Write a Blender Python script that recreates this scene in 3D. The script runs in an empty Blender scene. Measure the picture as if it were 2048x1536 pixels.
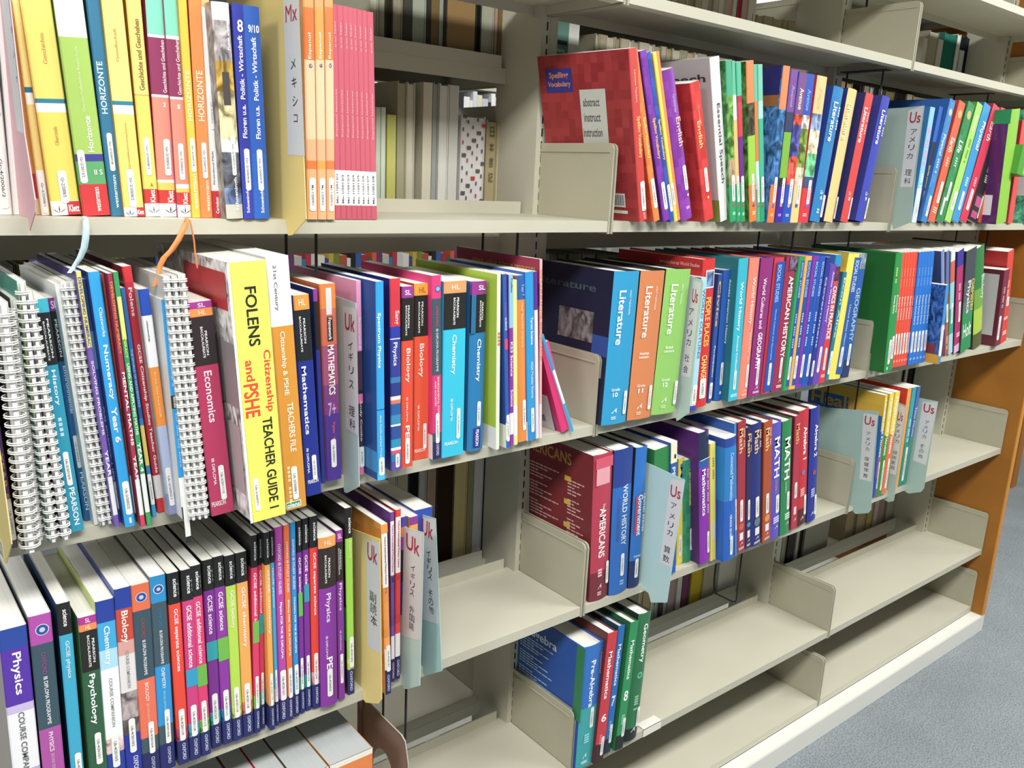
import bpy, bmesh, math, random
from mathutils import Vector, Matrix
random.seed(7)
S = bpy.context.scene
COL = S.collection
# ---------------- camera ----------------
cam_data = bpy.data.cameras.new('camera')
cam = bpy.data.objects.new('camera', cam_data)
COL.objects.link(cam)
cam_data.sensor_fit = 'HORIZONTAL'
cam_data.sensor_width = 36.0
cam_data.lens = 1704.55 / 2048 * 36.0
cam_data.clip_start = .02
yaw, pit, rol = .6881, .2390, .0470
fwd = Vector((math.sin(yaw)*math.cos(pit), math.cos(yaw)*math.cos(pit), -math.sin(pit)))
rt = Vector((math.cos(yaw), -math.sin(yaw), 0)); up = rt.cross(fwd)
r2 = math.cos(rol)*rt + math.sin(rol)*up; u2 = -math.sin(rol)*rt + math.cos(rol)*up
cam.matrix_world = Matrix(((r2.x, u2.x, -fwd.x, -1.0128), (r2.y, u2.y, -fwd.y, -.9985), (r2.z, u2.z, -fwd.z, .064), (0, 0, 0, 1)))
S.camera = cam
# ---------------- light and exposure ----------------
W = bpy.data.worlds.new('world'); S.world = W; W.use_nodes = True
W.node_tree.nodes['Background'].inputs[0].default_value = (.93, .96, 1, 1)
W.node_tree.nodes['Background'].inputs[1].default_value = .12
S.view_settings.view_transform = 'Standard'; S.view_settings.look = 'None'
S.view_settings.gamma = 1; S.view_settings.use_curve_mapping = False
S.view_settings.exposure = -.16
FLOOR, CEIL = -1.312, 1.30
LAMPS = ((-3.4, -1.25, 95), (-.9, -1.25, 74), (1.6, -1.25, 70), (4.1, -1.25, 44), (-.9, 1.7, 13), (1.6, 1.7, 13), (4.6, 2.75, 40), (6.6, -1.25, 40), (6.6, 1.7, 40))
for lx, ly, pw in LAMPS:
    ld = bpy.data.lights.new('lamp_light', 'AREA'); ld.shape = 'RECTANGLE'; ld.size = 1.6; ld.size_y = .45; ld.energy = pw
    ld.color = (1, .985, .94)
    lo = bpy.data.objects.new('lamp_light', ld); COL.objects.link(lo); lo.location = (lx, ly, CEIL-.06)
# ---------------- helpers ----------------
ZR = dict(T=.3485, A=0, B=-.3462, C=-.6906, D=-1.0321, S=-1.234)
def lin(h):
    if len(h) == 3: h = ''.join(c*2 for c in h)
    v = [int(h[i:i+2], 16)/255 for i in (0, 2, 4)]
    return tuple(c/12.92 if c <= .04045 else ((c+.055)/1.055)**2.4 for c in v) + (1,)
MATS = {}
def mat(key, rough=None, metal=0):
    """'rrggbb', 'rrggbb~mosaic', 'rrggbb~photo': printed cover stock of that colour"""
    k = (key, rough, metal)
    if k in MATS: return MATS[k]
    base, _, style = key.partition('~')
    m = bpy.data.materials.new('print_'+key.replace('~', '_')); m.use_nodes = True
    nt = m.node_tree; b = nt.nodes['Principled BSDF']
    c = lin(base); lum = .3*c[0]+.59*c[1]+.11*c[2]; c = tuple(x*.87+lum*.08+.014 for x in c[:3])+(1,)
    b.inputs['Roughness'].default_value = .38 if rough is None else rough
    b.inputs['Metallic'].default_value = metal
    b.inputs['Specular IOR Level'].default_value = .35
    if style:
        tc = nt.nodes.new('ShaderNodeTexCoord'); mp = nt.nodes.new('ShaderNodeMapping')
        nt.links.new(tc.outputs['Object'], mp.inputs[0])
        rp = nt.nodes.new('ShaderNodeValToRGB')
        if style == 'mosaic':
            mp.inputs['Scale'].default_value = (70, 70, 70)
            vo = nt.nodes.new('ShaderNodeTexVoronoi'); vo.distance = 'CHEBYCHEV'; vo.inputs['Randomness'].default_value = .15; vo.inputs['Scale'].default_value = 1
            nt.links.new(mp.outputs[0], vo.inputs['Vector'])
            sp = nt.nodes.new('ShaderNodeSeparateColor'); nt.links.new(vo.outputs['Color'], sp.inputs[0])
            nt.links.new(sp.outputs[0], rp.inputs[0])
            rp.color_ramp.elements[0].color = tuple(x*.82 for x in c[:3])+(1,)
            rp.color_ramp.elements[1].color = tuple(min(1, x*1.14+.01) for x in c[:3])+(1,)
        else:
            mp.inputs['Scale'].default_value = (60, 60, 38)
            no = nt.nodes.new('ShaderNodeTexNoise'); no.inputs['Scale'].default_value = 1; no.inputs['Detail'].default_value = 4; no.inputs['Distortion'].default_value = 1.2
            nt.links.new(mp.outputs[0], no.inputs['Vector'])
            nt.links.new(no.outputs['Fac'], rp.inputs[0])
            e = rp.color_ramp.elements
            e[0].position = .36; e[0].color = tuple(x*.30 for x in c[:3])+(1,)
            e[1].position = .64; e[1].color = tuple(min(1, x*1.5+.06) for x in c[:3])+(1,)
            x1 = e.new(.5); x1.color = c
        nt.links.new(rp.outputs[0], b.inputs['Base Color'])
    else:
        b.inputs['Base Color'].default_value = c
    MATS[k] = m
    return m
def noisy(name, h, amt=.06, scale=30, rough=.5, bump=0, h2=None, spec=.3, detail=3):
    m = bpy.data.materials.new(name); m.use_nodes = True; nt = m.node_tree; b = nt.nodes['Principled BSDF']
    c = lin(h); d = lin(h2) if h2 else tuple(x*(1-amt) for x in c[:3])+(1,)
    tc = nt.nodes.new('ShaderNodeTexCoord'); no = nt.nodes.new('ShaderNodeTexNoise'); no.inputs['Scale'].default_value = scale; no.inputs['Detail'].default_value = detail
    nt.links.new(tc.outputs['Object'], no.inputs['Vector'])
    rp = nt.nodes.new('ShaderNodeValToRGB'); rp.color_ramp.elements[0].position = .35; rp.color_ramp.elements[1].position = .65
    rp.color_ramp.elements[0].color = d; rp.color_ramp.elements[1].color = c
    nt.links.new(no.outputs['Fac'], rp.inputs[0]); nt.links.new(rp.outputs[0], b.inputs['Base Color'])
    b.inputs['Roughness'].default_value = rough; b.inputs['Specular IOR Level'].default_value = spec
    if bump:
        bp = nt.nodes.new('ShaderNodeBump'); bp.inputs['Strength'].default_value = bump; bp.inputs['Distance'].default_value = .002
        nt.links.new(no.outputs['Fac'], bp.inputs['Height']); nt.links.new(bp.outputs[0], b.inputs['Normal'])
    return m
STEEL = noisy('painted_steel', 'c2bfae', .03, 9, .42, spec=.4)
PLATE = noisy('painted_steel_plate', 'b1ad98', .04, 14, .45, spec=.35)
BASE = noisy('painted_base', 'e2e2da', .02, 8, .4)
ORANGE = noisy('orange_laminate', 'a56c2a', .14, 6, .5)
ORANGE_EDGE = noisy('orange_edge', 'cc8c3c', .05, 20, .5)
DARK = mat('0c0b0a', .6); WIRE = mat('12110f', .35)
WHITE = mat('eeeeea', .45); INK = mat('55585c', .6)
PAPER = {}
def paper(h):
    if h not in PAPER:
        m = bpy.data.materials.new('page_edges_'+h); m.use_nodes = True; nt = m.node_tree; b = nt.nodes['Principled BSDF']
        tc = nt.nodes.new('ShaderNodeTexCoord'); mp = nt.nodes.new('ShaderNodeMapping'); mp.inputs['Scale'].default_value = (1400, 4, 4)
        no = nt.nodes.new('ShaderNodeTexNoise'); no.inputs['Scale'].default_value = 1; no.inputs['Detail'].default_value = 2
        rp = nt.nodes.new('ShaderNodeValToRGB'); c = lin(h)
        rp.color_ramp.elements[0].position = .3; rp.color_ramp.elements[1].position = .7
        rp.color_ramp.elements[0].color = tuple(x*.84 for x in c[:3])+(1,); rp.color_ramp.elements[1].color = c
        nt.links.new(tc.outputs['Object'], mp.inputs[0]); nt.links.new(mp.outputs[0], no.inputs['Vector']); nt.links.new(no.outputs['Fac'], rp.inputs[0]); nt.links.new(rp.outputs[0], b.inputs['Base Color'])
        b.inputs['Roughness'].default_value = .8; b.inputs['Specular IOR Level'].default_value = .15
        PAPER[h] = m
    return PAPER[h]
class MB:
    def __init__(s): s.v = []; s.f = []; s.m = []; s.mats = []
    def mi(s, m):
        if m not in s.mats: s.mats.append(m)
        return s.mats.index(m)
    def box(s, x0, x1, y0, y1, z0, z1, m):
        i = len(s.v); k = s.mi(m)
        s.v += [(x0, y0, z0), (x1, y0, z0), (x1, y1, z0), (x0, y1, z0), (x0, y0, z1), (x1, y0, z1), (x1, y1, z1), (x0, y1, z1)]
        for q in ((0, 3, 2, 1), (4, 5, 6, 7), (0, 1, 5, 4), (1, 2, 6, 5), (2, 3, 7, 6), (3, 0, 4, 7)):
            s.f.append(tuple(i+a for a in q)); s.m.append(k)
    def poly(s, pts, m):
        i = len(s.v); s.v += pts; s.f.append(tuple(range(i, i+len(pts)))); s.m.append(s.mi(m))
    def prism_x(s, yz, x0, x1, m, me=None):
        """polygon in the YZ plane extruded along X"""
        n = len(yz); i = len(s.v); k = s.mi(m); ke = s.mi(me or m)
        s.v += [(x0, y, z) for y, z in yz] + [(x1, y, z) for y, z in yz]
        s.f.append(tuple(i+a for a in range(n))); s.m.append(k)
        s.f.append(tuple(i+n+a for a in reversed(range(n)))); s.m.append(k)
        for a in range(n):
            b = (a+1) % n
            s.f.append((i+a, i+n+a, i+n+b, i+b)); s.m.append(ke)
    def tube(s, path, r, m, n=8, closed=False):
        P = [Vector(p) for p in path]; N = len(P); i0 = len(s.v); k = s.mi(m)
        for a, p in enumerate(P):
            t = (P[(a+1) % N]-P[a-1]) if closed else (P[min(a+1, N-1)]-P[max(a-1, 0)])
            t.normalize(); o = Vector((0, 0, 1)) if abs(t.z) < .9 else Vector((1, 0, 0))
            e1 = t.cross(o).normalized(); e2 = t.cross(e1)
            for q in range(n):
                g = 2*math.pi*q/n; s.v.append(tuple(p+e1*(math.cos(g)*r)+e2*(math.sin(g)*r)))
        for a in range(N if closed else N-1):
            b = (a+1) % N
            for q in range(n):
                w = (q+1) % n
                s.f.append((i0+a*n+q, i0+a*n+w, i0+b*n+w, i0+b*n+q)); s.m.append(k)
        if not closed:
            s.f.append(tuple(i0+q for q in reversed(range(n)))); s.m.append(k)
            s.f.append(tuple(i0+(N-1)*n+q for q in range(n))); s.m.append(k)
    def add(s, mesh_vf, fn, m):
        vs, fs = mesh_vf; i = len(s.v); k = s.mi(m)
        s.v += [fn(x, y) for x, y in vs]
        for f in fs: s.f.append(tuple(i+a for a in f)); s.m.append(k)
    def build(s, name, parent=None, smooth=False):
        me = bpy.data.meshes.new(name); me.from_pydata(s.v, [], s.f)
        for m in s.mats: me.materials.append(m)
        me.polygons.foreach_set('material_index', s.m)
        if smooth: me.polygons.foreach_set('use_smooth', [True]*len(s.f))
        me.update()
        o = bpy.data.objects.new(name, me); COL.objects.link(o)
        if parent: o.parent = parent
        return o
def thing(name, label, cat, loc=(0, 0, 0), group=None, rot=None):
    o = bpy.data.objects.new(name, None); COL.objects.link(o); o.location = loc
    o.empty_display_size = .02
    if rot: o.rotation_euler = rot
    o['label'] = label; o['category'] = cat
    if group: o['group'] = group
    return o
def struct(mb, name, kind='structure'):
    o = mb.build(name); o['kind'] = kind; return o
# lettering: every distinct string becomes flat triangles in a unit box
TXT = {}
def glyphs(s, bold=.018):
    if s in TXT: return TXT[s]
    if s == 'Mx' or any(ord(c) > 255 for c in s): bold = 0
    cu = bpy.data.curves.new('lettering', 'FONT'); cu.body = s; cu.size = 1; cu.resolution_u = 3; cu.offset = bold
    ob = bpy.data.objects.new('lettering', cu)
    me = bpy.data.meshes.new_from_object(ob)
    vs = [(v.co.x, v.co.y) for v in me.vertices]; fs = [tuple(p.vertices) for p in me.polygons]
    bpy.data.objects.remove(ob); bpy.data.meshes.remove(me); bpy.data.curves.remove(cu)
    if not vs: TXT[s] = ([], []); return TXT[s]
    x0 = min(v[0] for v in vs); x1 = max(v[0] for v in vs); y0 = min(v[1] for v in vs); y1 = max(v[1] for v in vs)
    w = max(x1-x0, 1e-4); h = max(y1-y0, 1e-4)
    TXT[s] = ([((x-x0)/w, (y-y0)/h) for x, y in vs], fs)
    return TXT[s]
# ---------------- the room ----------------
m = MB(); FL = noisy('speckled_carpet_tile', '9aa2a7', .0, 260, .6, h2='757f86', spec=.25, detail=6)
nt = FL.node_tree; bs = nt.nodes['Principled BSDF']
n2 = nt.nodes.new('ShaderNodeTexNoise'); n2.inputs['Scale'].default_value = 5; n2.inputs['Detail'].default_value = 5
mx = nt.nodes.new('ShaderNodeMix'); mx.data_type = 'RGBA'; mx.blend_type = 'MULTIPLY'; mx.inputs[0].default_value = .35
tcn = [n for n in nt.nodes if n.type == 'TEX_COORD'][0]; rpn = [n for n in nt.nodes if n.type == 'VALTORGB'][0]
nt.links.new(tcn.outputs['Object'], n2.inputs['Vector']); nt.links.new(rpn.outputs[0], mx.inputs[6]); nt.links.new(n2.outputs['Fac'], mx.inputs[7]); nt.links.new(mx.outputs[2], bs.inputs['Base Color'])
rpn.color_ramp.elements[0].position = .42; rpn.color_ramp.elements[1].position = .55
m.box(-6, 10, -5, 8, FLOOR-.05, FLOOR, FL); struct(m, 'floor')
m = MB(); m.box(-6, 10, -5, 8, CEIL, CEIL+.05, noisy('ceiling_board', 'dcdcd4', .03, 40, .8)); struct(m, 'ceiling')
m = MB(); m.box(-6, 10, 8, 8.1, FLOOR, CEIL, noisy('wall_paint', 'e4e4e0', .02, 6, .8)); struct(m, 'wall_back')
m = MB(); m.box(10, 10.1, -5, 8, FLOOR, CEIL, noisy('wall_paint_side', 'd8d8d2', .02, 6, .8)); struct(m, 'wall_right')
# lit window in the back wall, seen between the upper shelves
glow = bpy.data.materials.new('daylight_pane'); glow.use_nodes = True
gb = glow.node_tree.nodes['Principled BSDF']; gb.inputs['Emission Color'].default_value = (.92, .97, 1, 1); gb.inputs['Emission Strength'].default_value = 1.6
tube = bpy.data.materials.new('lamp_diffuser'); tube.use_nodes = True
gb = tube.node_tree.nodes['Principled BSDF']; gb.inputs['Emission Color'].default_value = (1, .99, .95, 1); gb.inputs['Emission Strength'].default_value = 3
for n, x in enumerate((5.0, 7.6)):
    m = MB(); m.box(x-.06, x+2.26, 7.94, 8.0, -.56, 1.16, BASE)
    fr = struct(m, 'window_%d' % (n+1))
    for k in (0, 1):
        m = MB(); m.box(x+.02+k*1.12, x+1.08+k*1.12, 7.92, 7.938, -.5, 1.1, glow); m.build('pane', fr)
for i, (lx, ly, pw) in enumerate(LAMPS):
    t = thing('ceiling_lamp', 'recessed white fluorescent ceiling lamp on the ceiling, one of a grid', 'lamp', (lx, ly, CEIL), 'fluorescent ceiling lamps')
    m = MB(); m.box(-.84, .84, -.26, .26, -.03, 0, BASE); m.build('lamp_housing', t)
    m = MB(); m.box(-.8, .8, -.225, .225, -.034, -.0301, tube); m.build('lamp_diffuser', t)
# ---------------- the double-sided rack ----------------
G, TH, LB = .0065, .0176, .9
BACKZ = dict(A=-.045, B=-.37, C=-.70)
rack = thing('library_rack', 'long double-sided cream steel library rack with an orange end panel', 'bookcase', (0, 0, 0))
def shelf(x0, x1, z, side, jl=True, jr=True, TH=.0176):
    """folded steel shelf: deck, front lip with return flange, rear stop; side 0 = this aisle, 1 = far aisle"""
    def Y(y): return y if side == 0 else .475-y
    def bx(mb, xa, xb, ya, yb, za, zb, mt):
        a, b = sorted((Y(ya), Y(yb))); mb.box(xa, xb, a, b, za, zb, mt)
    m = MB(); w0, w1 = x0+G, x1-G
    bx(m, w0, w1, .0012, .2032, z-.0016, z, STEEL)
    bx(m, w0, w1, 0, .0014, z-TH, z-.0004, STEEL)
    bx(m, w0, w1, .0014, .022, z-TH, z-TH+.0014, STEEL)
    bx(m, w0, w0+.0015, .002, .2, z-TH, z-.0017, STEEL); bx(m, w1-.0015, w1, .002, .2, z-TH, z-.0017, STEEL)
    bx(m, w0, w1, .2019, .2031, z-TH, z-.0017, STEEL)
    o = m.build('shelf', rack)
    m = MB(); bx(m, w0+.02, w1-.02, .2005, .2028, z, z+.0205, STEEL); m.build('rear_stop', o)
    for j, xj, on in ((0, x0, jl), (1, x1, jr)):
        if not on: continue
        s = 1 if j == 0 else -1
        xa, xb = sorted((xj+s*.0022, xj+s*(G-.0012)))
        hp = z+.1225; r = .009
        yz = [(.2, z-TH-.003), (.2, hp), (.0+r, hp), (.0+r*.3, hp-r*.3), (-.0005, hp-r), (-.0005, z-TH-.003)]
        yz = [(Y(a), b) for a, b in yz]
        m = MB(); m.prism_x(yz, xa, xb, PLATE)
        bx(m, xb-.0004 if s > 0 else xa-.0016, xb+.0016 if s > 0 else xa+.0004, .006, .2, hp-.0145, hp-.0125, PLATE)
        m.build('side_plate', o)
    return o
for k in (-1, 0, 1):
    x0, x1 = k*LB, (k+1)*LB
    for rname in 'TABCDS':
        z = ZR[rname]
        shelf(x0, x1, z, 0, jl=(k > -1), jr=True)
        zb = (.25 if k == -1 else .39) if rname == 'T' else BACKZ.get(rname, z)
        if rname != 'S': shelf(x0, x1, zb, 1, jl=(k > -1), TH=.0265)
    zu = .70 if k == -1 else .53
    shelf(x0, x1, zu, 0, jl=False, jr=False); shelf(x0, x1, zu+.06, 1, jl=False, jr=False)
for k in (-1, 0, 1, 2):
    xc = k*LB+.0012 if k < 2 else k*LB-.017
    m = MB()
    m.box(xc-.0182, xc+.0182, .178, .1795, FLOOR+.06, .95, STEEL)
    m.box(xc-.0182, xc-.0167, .1795, .2955, FLOOR+.06, .95, STEEL); m.box(xc+.0167, xc+.0182, .1795, .2955, FLOOR+.06, .95, STEEL)
    m.box(xc-.0182, xc+.0182, .2955, .297, FLOOR+.06, .95, STEEL)
    o = m.build('upright_post', rack)
    m = MB(); z = FLOOR+.1
    while z < .93:
        m.box(xc-.0072, xc-.0044, .1774, .1783, z, z+.0135, DARK); z += .0217
    m.box(xc+.0008, xc+.0014, .1776, .1783, FLOOR+.08, .95, PLATE)
    q = m.build('slot_column', o); q['kind'] = 'stuff'
# floor-level base of the rack
m = MB(); m.prism_x([(0, ZR['S']-.0195), (-.034, ZR['S']-.0195), (-.0355, ZR['S']-.024), (-.0355, FLOOR+.001), (0, FLOOR+.001)], -.93, 1.796, BASE); m.build('plinth', rack)
m = MB(); m.prism_x([(.475, ZR['S']-.0195), (.51, ZR['S']-.0195), (.51, FLOOR+.001), (.475, FLOOR+.001)], -.93, 1.796, BASE); m.build('plinth', rack)
for k in (-1, 0, 1, 2):
    xc = k*LB+.0012 if k < 2 else k*LB-.03
    m = MB(); m.box(xc-.02, xc+.02, .001, .474, FLOOR+.001, FLOOR+.06, STEEL); m.build('base_foot', rack)
m = MB(); m.box(1.8015, 1.8205, -.033, .51, ZR['S']-.019, 1.02, ORANGE); m.box(1.8015, 1.8205, -.0362, -.0332, ZR['S']-.019, 1.02, ORANGE_EDGE); m.build('end_panel', rack)
m = MB(); m.box(1.797, 1.8225, -.0355, .51, FLOOR+.001, ZR['S']-.0198, BASE); m.build('panel_base', rack)
# wire dividers hanging from the shelf undersides
def wire(x, zrow, y0, y1, drop, label):
    t = thing('wire_divider', label, 'book divider', (x, 0, 0), 'black wire book dividers')
    z0 = ZR[zrow]-TH-.002; z1 = ZR[zrow]-drop; r = .009
    m = MB(); m.tube([(0, y1, z0), (0, y1, z1+.03), (0, y1-.002, z1+.012), (0, y1-r, z1), (0, y0+r, z1), (0, y0+.002, z1+.004), (0, y0, z1+r), (0, y0, z0)], .0021, WIRE); m.build('wire_loop', t)
    m = MB(); m.box(-.012, .012, y0-.012, y1+.012, z0-.0005, z0+.0012, DARK); m.build('clip_plate', t)
for a in ((-.4975, 'A', .05, .143, .16, 'black wire divider under the upper left shelf, behind the orange file'),
          (-.1535, 'A', .05, .14, .16, 'black wire divider under the upper left shelf, above the tall crimson book'),
          (.823, 'A', .05, .135, .16, 'black wire divider under the upper middle shelf, above the yellow social studies book'),
          (.60, 'A', .05, .135, .09, 'black wire divider under the upper middle shelf, above the slim social studies volumes'),
          (1.55, 'A', .05, .135, .16, 'black wire divider under the upper right shelf'),
          (.87, 'T', .05, .136, .12, 'black wire divider under the top shelf, behind the leaning literature volumes'),
          (1.405, 'T', .05, .136, .12, 'black wire divider under the top shelf near the right end'),
          (-.3442, 'C', .05, .122, .19, 'black wire divider hanging below the lower left shelf, beside the brown bookend'),
          (.551, 'C', .05, .117, .182, 'black wire divider hanging below the lower middle shelf'),
          (.98, 'B', .06, .14, .14, 'black wire divider beside the blue and yellow health book')):
    wire(*a)
m = MB(); m.tube([(1.02, .2, .45), (1.02, .2, .67)], .0026, WIRE)
t = thing('wire_divider', 'upright black wire standing above the top shelf by the steel plate', 'book divider', (0, 0, 0), 'black wire book dividers'); m.build('wire_loop', t)
GROUPS = ['German textbooks on the upper left shelf', 'three Mexican primers in orange and peach', 'red Mexican primers beside the gap', 'American language books on the upper middle shelf', 'slim green picture readers', 'picture-spine readers', 'leaning hardback literature volumes', 'American science books on the upper right shelf', 'British books on the middle left shelf', 'spiral bound white manuals', 'slim numeracy workbooks', 'three slim books slumped against each other at the end of the British science row', 'three wide literature volumes', 'American social studies books on the middle shelf', 'slim social studies volumes with blue spine panels', 'American science books on the middle right shelf', 'red science modules in a row', 'blue science modules in a row', 'mixed slim science books near the right end', 'British science textbooks on the lower left shelf', 'black-headed school science paperbacks', 'study guides in magenta, orange and blue', 'British books either side of the divider cards on the lower left shelf', 'checkered primary science readers', 'American history and mathematics books on the lower middle shelf', 'single-word Math volumes', 'health and fitness picture books', 'American mathematics books on the bottom middle shelf', 'thick textbooks on the bottom left shelf']
DG = 'thick textbooks on the bottom left shelf'
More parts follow.
